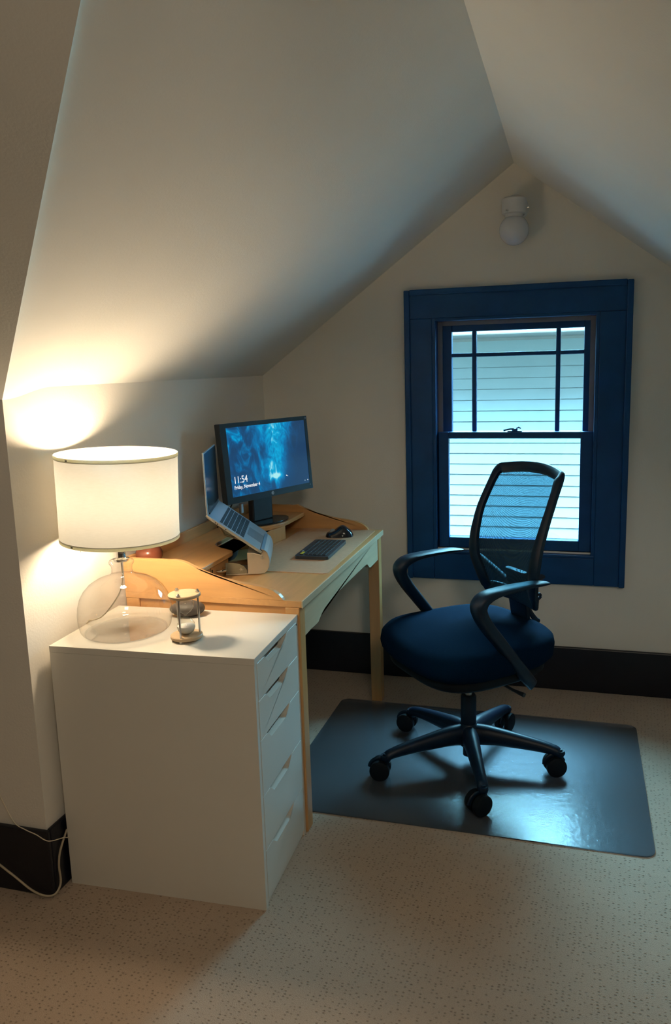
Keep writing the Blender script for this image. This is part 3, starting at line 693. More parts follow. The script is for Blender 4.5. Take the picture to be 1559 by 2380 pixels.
for rx, n, d in kr:
    for k in range(n):
        wk = (LWd-0.036)/n; y = 0.018+wk*(k+0.5)
        if kproto is None:
            kproto = obj('key', box(-0.5, 0.5, -0.5, 0.5, 0, 1), M['keys'], root)
            ko = kproto
        else:
            ko = kproto.copy(); col.objects.link(ko); ko.parent = root
        ko.location = Rt @ Vector((rx, y, 0.0004)); ko.rotation_euler = (0, TB, 0); ko.scale = (d, wk-0.0022, 0.0012)
bm = bmesh.new(); bx(bm, -0.070, -0.012, 0.095, 0.21, -0.0002, 0.0006); bmo = obj('trackpad', deck(bm), paint('grey_trackpad', (0.30, 0.33, 0.37), 0.3, metallic=0.6), root)
# screen
hb_ = Rt @ Vector((-LDp, 0, 0))
bm = bmesh.new(); bx(bm, -0.006, 0.0, 0, LWd, 0, 0.203, 0.002)
scr = obj('screen_lid', bm, M['alu'], root, loc=(hb_.x+0.002, 0, hb_.z), rot=(0, -0.013, 0))
obj('display', box(0.0, 0.0008, 0.004, LWd-0.004, 0.006, 0.199), M['blkgloss'], scr)
bm = bmesh.new(); tube(bm, [(hb_.x, 0.03, hb_.z), (hb_.x, LWd-0.03, hb_.z)], 0.0055, 12); obj('hinge', bm, M['blk'], root, True)
# stand
st = thing('laptop_stand', 'champagne metal laptop stand with rounded front block', 'stand', (LF.x, LF.y, HD+0.0022), LT)
zo = LF.z - (HD+0.0022)
blk = [(-0.052, 0.0), (-0.008, 0.0), (0.004, 0.003), (0.012, 0.010), (0.017, 0.022), (0.020, 0.045), (0.018, zo-0.020), (0.013, zo-0.006), (0.004, zo+0.003), (-0.004, zo+0.006), (0.002, zo-0.004), (-0.006, zo-0.013), (-0.030, zo-0.006), (-0.052, zo-0.004)]
bm = bmesh.new(); prism(bm, blk, 'Y', 0.012, 0.245); o = obj('front_block', bm, M['beigestand'], st); bevmod(o, 0.0015)
bm = bmesh.new(); prism(bm, [(0.0172, 0.020), (0.0188, 0.020), (0.0218, 0.045), (0.0198, zo-0.019), (0.0146, zo-0.004), (0.005, zo+0.0048), (-0.006, zo+0.0082), (-0.006, zo+0.0066), (0.004, zo+0.0032), (0.0132, zo-0.0058), (0.0182, zo-0.020), (0.0202, 0.045)], 'Y', 0.006, 0.252); o = obj('front_plate', bm, M['alu'], st); bevmod(o, 0.0003, 1)
bm = bmesh.new(); lathe(bm, [(0, 0), (0.004, 0), (0.004, 0.006), (0, 0.006)], n=14, mtx=Matrix.Translation((-0.004, 0.012, zo-0.022)) @ Matrix.Rotation(PI/2, 4, 'X'))
obj('pivot_screw', bm, M['steel'], st)
bm = bmesh.new(); lathe(bm, [(0, 0), (0.0035, 0), (0.0045, 0.01), (0.0035, 0.014), (0, 0.014)], n=14, mtx=Matrix.Translation((0.014, 0.245, 0.048)) @ Matrix.Rotation(-PI/2, 4, 'X'))
obj('side_knob', bm, M['steel'], st)
bm = bmesh.new(); prism(bm, [(-0.125, 0.012), (-0.052, 0.012), (-0.052, 0.130), (-0.125, 0.130)], 'Z', 0.0, 0.003); o = obj('base_plate', bm, M['beigestand'], st)
bm = bmesh.new(); prism(bm, [(-0.125, 0.003), (-0.055, 0.003), (-0.056, 0.016), (-0.064, 0.028), (-0.080, 0.037), (-0.100, 0.041), (-0.125, 0.042)], 'Y', 0.012, 0.015); o = obj('side_flange', bm, M['olive'], st); bevmod(o, 0.0008, 1)
bm = bmesh.new()
for a in range(6):
    tube(bm, [(-0.074, 0.0118, 0.018), (-0.074+0.007*math.cos(a*PI/3), 0.0118, 0.018+0.007*math.sin(a*PI/3))], 0.0009, 6)
obj('flange_emblem', bm, M['beigestand'], st)
bm = bmesh.new(); bx(bm, -0.215, -0.150, 0.05, 0.20, 0.0, 0.003, 0, 1, Matrix.Translation((0, 0, zo-0.013)) @ Rt)
tube(bm, [(-0.06, 0.12, zo+0.01), (-0.135, 0.12, 0.085+0.03), (-0.16, 0.12, zo+0.085)], 0.004, 8)
obj('support_arm', bm, M['olive'], st)
bm = bmesh.new()
bmesh.ops.create_cube(bm, size=0.0); bm.free(); bm = bmesh.new()
for y in (0.03, 0.27):
    tube(bm, [hb_ + Vector((-0.004, y-0.03, zo+0.0)), hb_ + Vector((0.012, y-0.03, zo-0.016))], 0.004, 8)
obj('rear_lip', bm, M['beigestand'], st)

# dark rounded mesh bin in the recess of the hutch
bn = thing('mesh_organizer', 'dark grey rounded mesh bin behind the laptop stand', 'organizer', (0.146, -0.832, HD+0.001))
bm = bmesh.new(); lathe(bm, [(0, 0), (0.050, 0), (0.062, 0.010), (0.068, 0.03), (0.070, 0.048), (0.067, 0.048), (0.064, 0.03), (0.055, 0.012), (0, 0.006)], n=36)
bmesh.ops.scale(bm, verts=bm.verts, vec=(0.72, 1.1, 1.0)); obj('bin_wall', bm, M['grille'], bn, True)
bm = bmesh.new(); tube(bm, [(0.070*0.72*math.cos(a), 0.070*1.1*math.sin(a), 0.0485) for a in [2*PI*k/32 for k in range(33)]], 0.002, 6, cap=False); obj('rim_wire', bm, M['blk'], bn, True)

# monitor
MW, MH = 0.475, 0.300
MC = Vector((0.202, -0.496, 1.066)); MYaw, MLean = -0.399, 0.080
mon = thing('monitor', 'black desktop monitor showing a blue underwater lock screen', 'monitor', (MC.x-0.075*math.cos(MYaw), MC.y-0.075*math.sin(MYaw), SZ), MYaw)
hd = MC.z - SZ
Rl = Matrix.Rotation(-MLean, 4, 'Y')
panel = bpy.data.objects.new
bm = bmesh.new(); bx(bm, -0.030, -0.001, -MW/2, MW/2, -MH/2, MH/2, 0.004, 2)
bx(bm, -0.045, -0.029, -MW/2+0.08, MW/2-0.08, -MH/2+0.05, MH/2-0.05, 0.006, 2)
pn = obj('housing', bm, M['blk'], mon, loc=(0.075, 0, hd), rot=(0, -MLean, 0))
bm = bmesh.new(); BZ = 0.0165
for y0, y1, z0, z1 in ((-MW/2, MW/2, MH/2-BZ, MH/2), (-MW/2, MW/2, -MH/2, -MH/2+0.024), (-MW/2, -MW/2+BZ+0.012, -MH/2+0.024, MH/2-BZ), (MW/2-BZ, MW/2, -MH/2+0.024, MH/2-BZ)): bx(bm, -0.002, 0.0015, y0, y1, z0, z1)
obj('bezel', bm, M['blk'], pn)
SW, SH = MW-2*BZ-0.012, MH-BZ-0.024
scy, scz = 0.006, (MH/2-BZ + (-MH/2+0.024))/2
so = obj('screen', box(0, 0.0006, -SW/2, SW/2, -SH/2, SH/2), screen_mat(SW, SH), pn, loc=(-0.0004, scy, scz))
def text(body, size, parent, loc, m_, name, sx=1.0, bold=0.0):
    cu = bpy.data.curves.new(name, 'FONT'); cu.body = body; cu.size = size; cu.extrude = 0.00015; cu.offset = bold
    t_ = bpy.data.objects.new(name, cu); col.objects.link(t_)
    dg = bpy.context.evaluated_depsgraph_get(); me = bpy.data.meshes.new_from_object(t_.evaluated_get(dg)); col.objects.unlink(t_); bpy.data.objects.remove(t_)
    # text x -> local +Y, text y -> local +Z, facing +X
    R_ = Matrix(((0, 0, 1, 0), (sx, 0, 0, 0), (0, 1, 0, 0), (0, 0, 0, 1)))
    me.transform(R_); me.materials.clear(); me.materials.append(m_)
    o = bpy.data.objects.new(name, me); col.objects.link(o); o.parent = parent; o.location = loc; return o
text('11:54', 0.038, so, (0.0009, -SW/2+0.012, -SH/2+0.050), M['textwhite'], 'clock_text', 0.86)
text('Friday, November 4', 0.0195, so, (0.0009, -SW/2+0.013, -SH/2+0.028), M['textwhite'], 'date_text', 0.84, 0.0002)
bm = bmesh.new(); bx(bm, 0.0006, 0.001, SW/2-0.012, SW/2-0.008, -SH/2+0.012, -SH/2+0.016); bx(bm, 0.0006, 0.001, SW/2-0.028, SW/2-0.0255, -SH/2+0.012, -SH/2+0.0145)
bx(bm, 0.0006, 0.001, 0.080, 0.085, -SH/2+0.045, -SH/2+0.049); bx(bm, 0.0006, 0.001, 0.087, 0.090, -SH/2+0.043, -SH/2+0.0455)
obj('screen_icons', bm, M['textwhite'], so)
bm = bmesh.new()
lathe(bm, [(0.0052, 0), (0.0066, 0), (0.0066, 0.0005), (0.0052, 0.0005), (0.0052, 0)], n=28, mtx=Matrix.Translation((0.0016, 0, -MH/2+0.0125)) @ Matrix.Rotation(PI/2, 4, 'Y'))
lg = obj('logo_ring', bm, M['logo'], pn)
text('hp', 0.0095, pn, (0.0018, -0.0044, -MH/2+0.0105), M['logo'], 'logo_letters', 0.8, 0.0002)
bm = bmesh.new(); bx(bm, 0.0015, 0.0019, MW/2-0.010, MW/2-0.006, MH/2-0.011, MH/2-0.007); bx(bm, 0.0015, 0.0019, MW/2-0.016, MW/2-0.0135, -MH/2+0.016, -MH/2+0.0185); obj('corner_stickers', bm, M['logo'], pn)
bm = bmesh.new(); bx(bm, -0.065, -0.035, -0.055, 0.055, 0.0, hd-0.06, 0.006, 2, Matrix.Translation((0.065, 0, 0.004)))
obj('neck', bm, M['blk'], mon)
bm = bmesh.new(); n = 48
pts = [(0.075*math.cos(a)*1.0+0.035, 0.115*math.sin(a)) for a in [2*PI*k/n for k in range(n)]]
pts = [((x if x > 0.035 else 0.035+(x-0.035)*0.7), y) for x, y in pts]
prism(bm, pts, 'Z', 0.0, 0.007); o = obj('stand_base', bm, M['blkgloss'], mon); bevmod(o, 0.002)
# cable hanging behind the monitor to the desk
bm = bmesh.new(); tube(bm, spline([(0.02, -0.115, 0.15), (-0.02, -0.13, 0.07), (-0.03, -0.16, 0.02), (-0.02, -0.20, 0.006)], 8), 0.0028, 8); obj('video_cable', bm, M['blk'], mon, True)
bm = bmesh.new(); bx(bm, -0.004, 0.010, -0.100, -0.086, 0.045, 0.085, 0.003); obj('cable_plug', bm, M['steel'], mon)

# reddish glazed pot on the hutch
rp_ = thing('clay_pot', 'small glazed reddish-brown round pot behind the lamp', 'pot', (0.052, -1.175, SZ))
bm = bmesh.new(); lathe(bm, [(0, 0), (0.022, 0), (0.036, 0.010), (0.043, 0.024), (0.043, 0.036), (0.037, 0.050), (0.026, 0.058), (0.021, 0.060), (0.019, 0.057), (0.0, 0.054)], n=36)
obj('body', bm, M['red'], rp_, True)
bm = bmesh.new(); lathe(bm, [(0.019, 0.0585), (0.022, 0.060), (0.022, 0.063), (0.019, 0.063)], n=30); obj('rim', bm, M['red'], rp_, True)

# ------------------------------------------------------------------ things on the cabinet
# hourglass
hg = thing('hourglass', 'wooden hourglass with steel posts and white sand', 'hourglass', (0.356, -1.520, H), 0.5)
HR_ = 0.043
def disc(z0, z1):
    bm = bmesh.new(); lathe(bm, [(0, z0), (HR_-0.002, z0), (HR_, z0+0.002), (HR_, z1-0.002), (HR_-0.002, z1), (0, z1)], n=40); return bm
obj('base_disc', disc(0.005, 0.015), M['hgwood'], hg, True); obj('top_disc', disc(0.119, 0.128), M['hgwood'], hg, True)
for k in range(3):
    a = 2*PI*k/3 + 0.05; x, y = 0.035*math.cos(a), 0.035*math.sin(a)
    bm = bmesh.new(); tube(bm, [(x, y, 0.0), (x, y, 0.134)], 0.0027, 12); ps = obj('post', bm, M['chrome'], hg, True)
    bm = bmesh.new(); lathe(bm, [(0, 0.128), (0.0055, 0.128), (0.0055, 0.131), (0.0035, 0.132), (0.0035, 0.135), (0, 0.137)], (x, y, 0), 14); obj('cap_nut', bm, M['chrome'], ps, True)
    bm = bmesh.new(); lathe(bm, [(0, 0.0), (0.005, 0.0), (0.005, 0.005), (0, 0.005)], (x, y, 0), 14); obj('foot_nut', bm, M['chrome'], ps, True)
gp = [(0, 0.016), (0.012, 0.0165), (0.021, 0.024), (0.0245, 0.034), (0.023, 0.045), (0.015, 0.056), (0.005, 0.064), (0.0018, 0.067), (0.005, 0.070), (0.015, 0.078), (0.023, 0.089), (0.0245, 0.100), (0.021, 0.110), (0.012, 0.1175), (0, 0.118)]
bm = bmesh.new(); lathe(bm, gp, n=32); obj('glass_bulbs', bm, M['hglass'], hg, True)
bm = bmesh.new(); lathe(bm, [(0, 0.0168), (0.0115, 0.0173), (0.0203, 0.0245), (0.0235, 0.034), (0.0232, 0.038), (0.012, 0.041), (0, 0.0435)], n=32); obj('sand', bm, M['sand'], hg, True)
# dark pebble
bm = bmesh.new(); bmesh.ops.create_uvsphere(bm, u_segments=32, v_segments=20, radius=1.0)
for v in bm.verts: v.co = Vector((v.co.x*0.052, v.co.y*0.036, v.co.z*0.0225*(1+0.08*v.co.x)))
o = obj('stone', bm, M['stone'], None, True, loc=(0.262, -1.335, H+0.0222), rot=(0, 0.0, 0.25)); tag(o, 'smooth dark grey stone lying behind the hourglass', 'stone')

# table lamp
LX, LY = 0.1520, -1.487
lamp = thing('table_lamp', 'lit table lamp with clear glass base and cream drum shade', 'lamp', (LX, LY, H))
gb = [(0.0, 0.004), (0.112, 0.004), (0.119, 0.007), (0.1235, 0.014), (0.1275, 0.034), (0.128, 0.055), (0.1255, 0.078), (0.119, 0.100), (0.108, 0.119), (0.092, 0.136), (0.070, 0.149), (0.048, 0.157), (0.034, 0.162), (0.0285, 0.168), (0.0275, 0.178), (0.029, 0.188), (0.0335, 0.194), (0.034, 0.199), (0.031, 0.203), (0.026, 0.204)]
bm = bmesh.new(); lathe(bm, gb, n=64); obj('glass_base', bm, M['glass'], lamp, True)
bm = bmesh.new(); lathe(bm, [(0.0, 0.0), (0.108, 0.0), (0.112, 0.002), (0.112, 0.004), (0, 0.0035)], n=64); obj('glass_foot', bm, M['footglass'], lamp, True)
bm = bmesh.new(); lathe(bm, [(0, 0.200), (0.020, 0.200), (0.022, 0.2045), (0.022, 0.207), (0.014, 0.209), (0.0125, 0.212), (0.0125, 0.228), (0.014, 0.232), (0.0175, 0.236), (0.0175, 0.262), (0.012, 0.298), (0.0, 0.298)], n=32); sk = obj('socket', bm, M['chrome'], lamp, True)
bm = bmesh.new(); tube(bm, [(-0.017, -0.008, 0.240), (-0.032, -0.013, 0.238)], 0.003, 8); lathe(bm, [(0, 0), (0.005, 0.0), (0.0055, 0.004), (0, 0.008)], n=12, mtx=Matrix.Translation((-0.031, -0.0125, 0.238)) @ Matrix.Rotation(-PI/2, 4, 'Y')); obj('switch_key', bm, M['chrome'], sk, True)
bm = bmesh.new(); tube(bm, spline([(0, 0, 0.200), (0.0, 0.0, 0.15), (-0.012, 0.0, 0.11), (-0.045, 0.0, 0.065), (-0.085, 0.01, 0.03), (-0.1245, 0.02, 0.014)], 8), 0.0020, 8); obj('inner_cord', bm, M['clearcord'], lamp, True)
bm = bmesh.new(); tube(bm, spline([(-0.1245, 0.02, 0.014), (-0.133, 0.022, 0.012), (-0.139, 0.03, 0.010), (-0.143, 0.02, 0.004)], 8), 0.0022, 8); obj('power_cord', bm, M['cord'], lamp, True)
SHZ0, SHZ1, SR = 0.2650, 0.4990, 0.1600
sh = bpy.data.objects.new('shade', None); bpy.data.objects.remove(sh)
Lt = Matrix.Translation((0.004, 0.0, 0)) @ Matrix.Translation((0, 0, SHZ0)) @ Matrix.Rotation(0.035, 4, 'Y') @ Matrix.Translation((0, 0, -SHZ0))
bm = bmesh.new(); lathe(bm, [(SR-0.002, SHZ0+0.008), (SR, SHZ1-0.008)], n=96, mtx=Lt); shd = obj('shade', bm, M['shade'], lamp, True)
for z0, z1, ra in ((SHZ0-0.001, SHZ0+0.0095, SR-0.002), (SHZ1-0.0095, SHZ1+0.001, SR)):
    bm = bmesh.new(); lathe(bm, [(ra+0.0004, z0), (ra+0.0012, z0+0.001), (ra+0.0012, z1-0.001), (ra+0.0004, z1)], n=96, mtx=Lt); b_ = obj('trim_tape', bm, M['shadeband'], shd, True); b_['label'] = 'taupe tape round the rim'
    bm = bmesh.new()
    a = -PI/2-0.30-0.0
    bx(bm, ra+0.0011, ra+0.0022, -0.004, 0.004, z0+0.003, z1-0.003, 0.0005, 1, Lt @ Matrix.Rotation(a, 4, 'Z')); obj('rivet', bm, M['stone'], b_)
bm = bmesh.new()
for k in range(3):
    a = 2*PI*k/3+0.4; tube(bm, [Lt @ Vector((0.018*math.cos(a), 0.018*math.sin(a), 0.258)), Lt @ Vector((0.10*math.cos(a), 0.10*math.sin(a), 0.252)), Lt @ Vector(((SR-0.003)*math.cos(a), (SR-0.003)*math.sin(a), 0.262))], 0.0014, 6)
obj('shade_spider', bm, M['steel'], shd, True)
bm = bmesh.new(); lathe(bm, [(0.012, 0.300), (0.013, 0.358), (0.021, 0.386), (0.028, 0.406), (0.029, 0.424), (0.025, 0.442), (0.014, 0.454), (0, 0.458)], n=32); obj('bulb', bm, M['bulb'], lamp, True)

# cords on the left
bm = bmesh.new(); tube(bm, spline([(-0.20, Y0-0.008, 0.40), (-0.171, Y0-0.008, 0.343), (-0.135, Y0-0.008, 0.262), (-0.098, Y0-0.016, 0.212), (-0.06, Y0-0.022, 0.200), (-0.030, Y0-0.018, 0.187), (0.006, Y0-0.016, 0.172), (0.020, Y0+0.03, 0.155), (0.012, Y0+0.08, 0.12)], 8), 0.0013, 8)
o = obj('thin_wire', bm, M['clearcord'], None, True); tag(o, 'thin pale wire sagging over the wall to the cabinet', 'wire')
bm = bmesh.new(); tube(bm, spline([(-0.42, Y0-0.05, 0.15), (-0.30, Y0-0.04, 0.128), (-0.19, Y0-0.03, 0.104), (-0.118, Y0-0.028, 0.064), (-0.060, Y0-0.026, 0.024), (-0.02, Y0-0.024, 0.010), (0.006, Y0-0.012, 0.010), (0.010, Y0+0.010, 0.03), (0.006, Y0+0.015, 0.08), (0.008, Y0+0.025, 0.12), (0.008, Y0+0.06, 0.16)], 8), 0.0030, 10)
o = obj('extension_cord', bm, M['cord'], None, True); tag(o, 'thick cream cord drooping along the dark baseboard', 'cord')

# ------------------------------------------------------------------ chair mat
bm = bmesh.new(); prism(bm, rrect(-0.595, 0.595, -0.425, 0.425, 0.035), 'Z', 0.0, 0.0035)
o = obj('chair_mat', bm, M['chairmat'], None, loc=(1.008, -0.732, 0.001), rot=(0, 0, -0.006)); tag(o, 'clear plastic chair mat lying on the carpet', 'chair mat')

# ------------------------------------------------------------------ office chair
# local x = towards the backrest, local y = towards the wall side arm
ch = thing('office_chair', 'black office chair with mesh back turned from the desk', 'chair', (1.010, -0.730, 0.0045), 0.733)
BA = -0.733
# star base
bm = bmesh.new(); lathe(bm, [(0, 0.066), (0.030, 0.066), (0.040, 0.075), (0.043, 0.105), (0.040, 0.130), (0.033, 0.142), (0.028, 0.150), (0, 0.150)], n=32); obj('base_hub', bm, M['chairplastic'], ch, True)
bm = bmesh.new(); lathe(bm, [(0, 0.028), (0.020, 0.028), (0.020, 0.062), (0.026, 0.062), (0.026, 0.140), (0.0275, 0.150), (0.0275, 0.250), (0.024, 0.256), (0, 0.256)], n=28); obj('column_sleeve', bm, M['chairplastic'], ch, True)
bm = bmesh.new(); lathe(bm, [(0.0, 0.25), (0.0135, 0.25), (0.0135, 0.31), (0, 0.31)], n=20); obj('gas_lift', bm, M['steel'], ch, True)
def leg_mesh():
    pts = [(0.025, 0, 0.108), (0.07, 0, 0.110), (0.15, 0, 0.104), (0.24, 0, 0.094), (0.290, 0, 0.086), (0.308, 0, 0.078), (0.314, 0, 0.062)]
    fl = [(0.030, 0.040), (0.029, 0.036), (0.024, 0.029), (0.020, 0.022), (0.019, 0.018), (0.019, 0.017), (0.015, 0.015)]
    P_ = spline(pts, 4); n_ = len(P_); FL = []
    for i in range(n_):
        t = i/4; k = min(int(t), len(fl)-2); f = t-k; FL.append((fl[k][0]*(1-f)+fl[k+1][0]*f, fl[k][1]*(1-f)+fl[k+1][1]*f))
    bm = bmesh.new(); tube(bm, P_, 0, 16, flat=FL, up=Vector((0, 0, 1))); return bm
angs = [357.5, 69.5, 141.5, 213.5, 285.5]; cast = [200, 250, 170, 185, 225]
lm = cm = wm = None
for a, cr_ in zip(angs, cast):
    az = math.radians(a)+BA
    if lm is None: lm = obj('leg', leg_mesh(), M['chairplastic'], ch, True, rot=(0, 0, az))
    else: inst(lm, ch, (0, 0, 0), (0, 0, az))
    px_, py_ = 0.316*math.cos(az), 0.316*math.sin(az)
    if cm is None:
        bm = bmesh.new(); tube(bm, [(0, 0, 0.070), (0, 0, 0.030)], 0.0065, 12)
        lathe(bm, [(0, 0.066), (0.012, 0.066), (0.014, 0.058), (0.010, 0.05), (0, 0.05)], n=16)
        # hood
        R2 = 0.0270
        for k in range(9):
            pass
        tube(bm, [(0.016+R2*math.cos(b_), 0, 0.027+R2*math.sin(b_)) for b_ in [0.1+k*(PI-0.4)/10 for k in range(11)]], 0, 10, flat=(0.0055, 0.003), up=Vector((0, 1, 0)))
        cm = obj('caster', bm, M['chairplastic'], ch, True); cas = cm
        bm = bmesh.new()
        for s_ in (-1, 1):
            lathe(bm, [(0, -0.009), (0.020, -0.009), (0.0265, -0.006), (0.027, 0.0), (0.0265, 0.006), (0.018, 0.009), (0, 0.009)], n=28, mtx=Matrix.Translation((0.014, s_*0.0155, 0.0272)) @ Matrix.Rotation(PI/2, 4, 'X'))
        wm = obj('wheels', bm, M['wheel'], cas, True)
    else:
        cas = cm.copy(); col.objects.link(cas); cas.parent = ch
        w2 = wm.copy(); col.objects.link(w2); w2.parent = cas
    cas.location = (px_, py_, 0.0); cas.rotation_euler = (0, 0, math.radians(cr_)+BA); cas.scale = (1.30, 1.30, 1.30)
# seat: rounded cushion
def seat_mesh(z0, z1, hx, hy, cx, crown, under):
    bm = bmesh.new(); n = 56; rings = []
    lev = [(0.0, 0.0), (0.55, 0.0), (0.80, 0.0), (0.93, 0.06), (0.985, 0.25), (1.0, 0.5), (0.985, 0.75), (0.94, 0.90), (0.84, 0.975), (0.62, 1.0), (0.32, 1.01), (0.0, 1.015)]
    for s, t in lev:
        ring = []
        for k in range(n):
            a = 2*PI*k/n; c_, s__ = math.cos(a), math.sin(a)
            e = 0.62
            x = hx*math.copysign(abs(c_)**e, c_); y = hy*math.copysign(abs(s__)**e, s__)
            y *= 1.0 + 0.04*(-x/hx)
            x *= s; y *= s
            z = z0 + (z1-z0)*t
            if t > 0.3:
                z -= crown*max(0, (-x/hx-0.45))**2*1.6          # waterfall front
                z += 0.010*(abs(y)/hy)**2 + 0.012*max(0, x/hx)**2
            if t < 0.2: z -= under*(1-s)
            ring.append(bm.verts.new((x+cx, y, z)))
            if s == 0.0: break
        rings.append(ring)
    for a, b in zip(rings, rings[1:]):
        for k in range(n):
            j = (k+1) % n
            if len(a) == 1: bm.faces.new((a[0], b[j], b[k]))
            elif len(b) == 1: bm.faces.new((a[k], a[j], b[0]))
            else: bm.faces.new((a[k], a[j], b[j], b[k]))
    return bm
obj('seat_cushion', seat_mesh(0.408, 0.500, 0.268, 0.262, -0.008, 0.025, 0.0), M['fabric'], ch, True)
obj('seat_pan', seat_mesh(0.372, 0.412, 0.240, 0.235, -0.008, 0.0, 0.05), M['wheel'], ch, True)
bm = bmesh.new(); bx(bm, -0.09, 0.12, -0.075, 0.075, 0.300, 0.385, 0.02, 3); obj('tilt_mechanism', bm, M['chairplastic'], ch, True)
bm = bmesh.new(); tube(bm, [(0.03, -0.07, 0.345), (0.04, -0.20, 0.338), (0.05, -0.245, 0.335)], [0.005, 0.005, 0.008], 8); obj('height_lever', bm, M['blk'], ch, True)
# armrests
def arm_mesh(s):
    y = s*0.245
    pts = [(0.140, y, 0.712), (0.10, y, 0.716), (0.03, y, 0.717), (-0.055, y, 0.713), (-0.105, y, 0.702), (-0.128, y, 0.682), (-0.127, y, 0.655), (-0.103, y, 0.612), (-0.055, y+s*0.002, 0.550), (0.000, y+s*0.004, 0.480), (0.05, y+s*0.004, 0.415), (0.10, y-s*0.02, 0.365)]
    if s < 0: pts = [(p[0], p[1], p[2]-0.012) for p in pts]
    fl = [(0.014, 0.004), (0.025, 0.007), (0.028, 0.0085), (0.030, 0.011), (0.031, 0.017), (0.030, 0.022), (0.027, 0.022), (0.025, 0.021), (0.023, 0.020), (0.020, 0.019), (0.016, 0.021), (0.012, 0.020)]
    P_ = spline(pts, 6); FL = []
    for i in range(len(P_)):
        t = i/6; k = min(int(t), len(fl)-2); f = t-k; FL.append((fl[k][0]*(1-f)+fl[k+1][0]*f, fl[k][1]*(1-f)+fl[k+1][1]*f))
    bm = bmesh.new(); tube(bm, P_, 0, 16, flat=FL, up=Vector((0, 0, 1))) if False else None
    # sweep with the side vector fixed along y
    rings = []
    for i, p in enumerate(P_):
        t = (P_[min(i+1, len(P_)-1)]-P_[max(i-1, 0)]).normalized(); sd = Vector((0, 1, 0)); w = sd.cross(t).normalized()
        a, b = FL[i]; ring = []
        for k in range(16):
            th = 2*PI*k/16; c_, s__ = math.cos(th), math.sin(th)
            ring.append(bm.verts.new(p + sd*a*math.copysign(abs(c_)**0.7, c_) + w*b*math.copysign(abs(s__)**0.7, s__)))
        rings.append(ring)
    for a, b in zip(rings, rings[1:]):
        for k in range(16): bm.faces.new((a[k], a[(k+1) % 16], b[(k+1) % 16], b[k]))
    bm.faces.new(rings[0][::-1]); bm.faces.new(rings[-1]); return bm
for s in (-1, 1): obj('armrest', arm_mesh(s), M['chairplastic'], ch, True)
# backrest
def backx(z): # x of the back surface at the centre line by height
    P_ = [(0.50, 0.185), (0.56, 0.165), (0.62, 0.150), (0.70, 0.140), (0.79, 0.152), (0.88, 0.180), (0.96, 0.215), (1.06, 0.262), (1.2, 0.33)]
    for (z0, x0), (z1, x1) in zip(P_, P_[1:]):
        if z <= z1:
            t = max(0, (z-z0)/(z1-z0)); return x0+(x1-x0)*t
    return P_[-1][1]
def halfw(z): 
    return 0.150 + 0.050*sstep((z-0.54)/0.22) - 0.014*sstep((z-0.85)/0.2)
def backpt(y, z, depth=0.035): return Vector((backx(z) + 0.038*(1-(y/0.2)**2), y, z))
loop = []
ZB, ZTT = 0.565, 1.040
for k in range(15): z = ZB+0.03 + (ZTT-0.03-ZB-0.03)*k/14; loop.append((-halfw(z), z))
for k in range(1, 6): a = k/6*PI/2; loop.append((-halfw(ZTT)+0.030*(1-math.cos(a)), ZTT-0.030+0.034*math.sin(a)))
for k in range(0, 9): t = k/8; y = (-halfw(ZTT)+0.030)*(1-2*t); loop.append((y, ZTT+0.004+0.014*(1-(2*t-1)**2)))
top_i = len(loop)
for k in range(1, 6): a = k/6*PI/2; loop.append((halfw(ZTT)-0.030*(1-math.sin(a)), ZTT-0.030+0.034*math.cos(a)))
for k in range(15): z = ZTT-0.03 - (ZTT-0.03-ZB-0.03)*k/14; loop.append((halfw(z), z))
for k in range(1, 5): a = k/5*PI/2; loop.append((halfw(ZB)-0.03*(1-math.cos(a)), ZB+0.03-0.03*math.sin(a)))
for k in range(0, 7): t = k/6; loop.append(((halfw(ZB)-0.03)*(1-2*t), ZB))
for k in range(1, 5): a = k/5*PI/2; loop.append((-halfw(ZB)+0.03*(1-math.sin(a)), ZB+0.03-0.03*math.cos(a)))
def frame_mesh():
    bm = bmesh.new(); P_ = [backpt(y, z) for y, z in loop]; n_ = len(P_); rings = []; cen = Vector((0.17, 0, 0.80))
    for i, p in enumerate(P_):
        t = (P_[(i+1) % n_]-P_[(i-1) % n_]).normalized(); nrm = Vector((1, 0, -0.25)).normalized()
        inn = t.cross(nrm).normalized()
        if inn.dot(cen-p) < 0: inn = -inn
        nn = inn.cross(t).normalized()
        z = loop[i][1]; wd = 0.0165 + 0.0035*sstep((z-0.98)/0.05) + 0.008*sstep((0.92-z)/0.2)
        ring = []
        for k in range(12):
            th = 2*PI*k/12; c_, s__ = math.cos(th), math.sin(th)
            ring.append(bm.verts.new(p + inn*(wd + wd*math.copysign(abs(c_)**0.7, c_)) + nn*0.011*math.copysign(abs(s__)**0.7, s__)))
        rings.append(ring)
    for i in range(n_):
        a, b = rings[i], rings[(i+1) % n_]
        for k in range(12): bm.faces.new((a[k], a[(k+1) % 12], b[(k+1) % 12], b[k]))
    return bm
bf = obj('back_frame', frame_mesh(), M['chairplastic'], ch, True)
bm = bmesh.new(); g = []
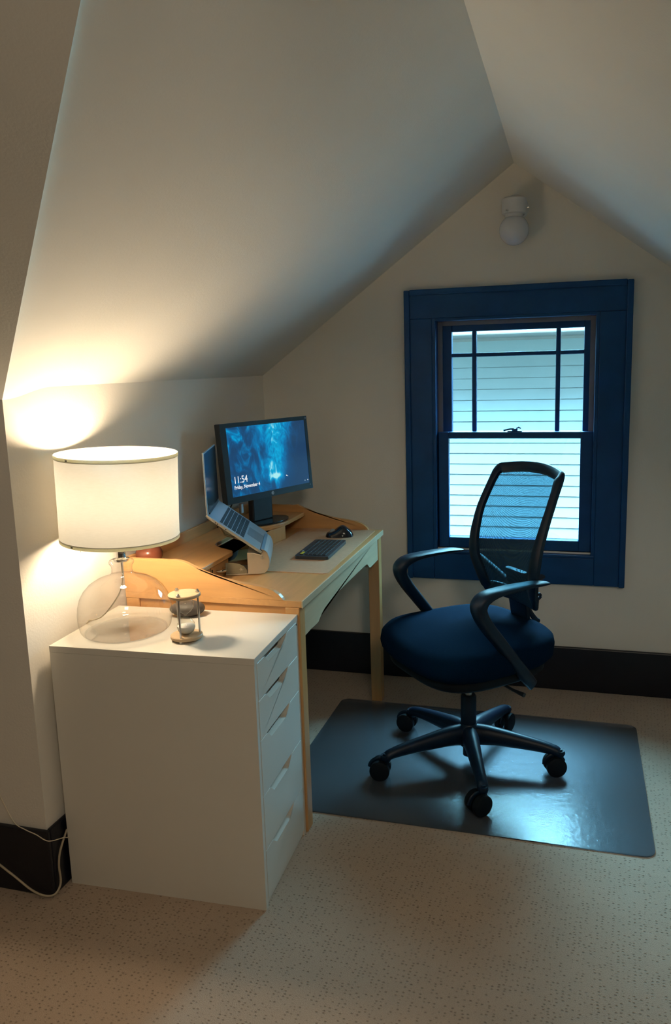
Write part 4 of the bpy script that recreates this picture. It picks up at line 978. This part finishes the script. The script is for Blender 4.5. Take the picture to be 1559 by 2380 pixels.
for i in range(29):
    z = ZB+0.012+(ZTT+0.0-ZB-0.012)*i/28; hw = halfw(z)-0.012; row = []
    for j in range(17):
        y = -hw+2*hw*j/16; zt = z + (0.012*(1-(y/hw)**2) if i == 28 else 0); row.append(bm.verts.new(backpt(y, zt)+Vector((-0.004, 0, 0))))
    g.append(row)
for i in range(28):
    for j in range(16): bm.faces.new((g[i][j], g[i][j+1], g[i+1][j+1], g[i+1][j]))
obj('back_netting', bm, M['net'], ch, True)
# spine bracket joining the frame to the seat mechanism
bm = bmesh.new()
P_ = spline([(0.08, 0, 0.345), (0.17, 0, 0.350), (0.225, 0, 0.385), (0.232, 0, 0.45), (0.222, 0, 0.53), (0.212, 0, 0.60), (0.205, 0, 0.68)], 5)
rings = []
for i, p in enumerate(P_):
    t = (P_[min(i+1, len(P_)-1)]-P_[max(i-1, 0)]).normalized(); sd = Vector((0, 1, 0)); w = sd.cross(t).normalized(); a = 0.035+0.02*(i/len(P_)); b = 0.010
    rings.append([bm.verts.new(p+sd*a*x_+w*b*y_) for x_, y_ in ((-1, -0.6), (-0.8, -1), (0.8, -1), (1, -0.6), (1, 0.6), (0.8, 1), (-0.8, 1), (-1, 0.6))])
for a, b in zip(rings, rings[1:]):
    for k in range(8): bm.faces.new((a[k], a[(k+1) % 8], b[(k+1) % 8], b[k]))
bm.faces.new(rings[0][::-1]); bm.faces.new(rings[-1])
for s in (-1, 1): tube(bm, spline([(0.214, 0, 0.60), (0.20, s*0.08, 0.645), (0.170, s*0.175, 0.70)], 5), 0, 10, flat=(0.016, 0.009))
obj('back_bracket', bm, M['chairplastic'], ch, True)
bm = bmesh.new(); tube(bm, spline([(0.235, -0.02, 0.585), (0.262, -0.02, 0.565), (0.285, -0.02, 0.562), (0.300, -0.02, 0.572), (0.292, -0.02, 0.582), (0.278, -0.02, 0.574)], 5), 0.0055, 8)
tube(bm, spline([(0.232, -0.02, 0.56), (0.250, -0.02, 0.525), (0.275, -0.02, 0.492), (0.290, -0.02, 0.480)], 5), [0.010]*16, 8)
obj('lumbar_lever', bm, M['chairplastic'], ch, True)
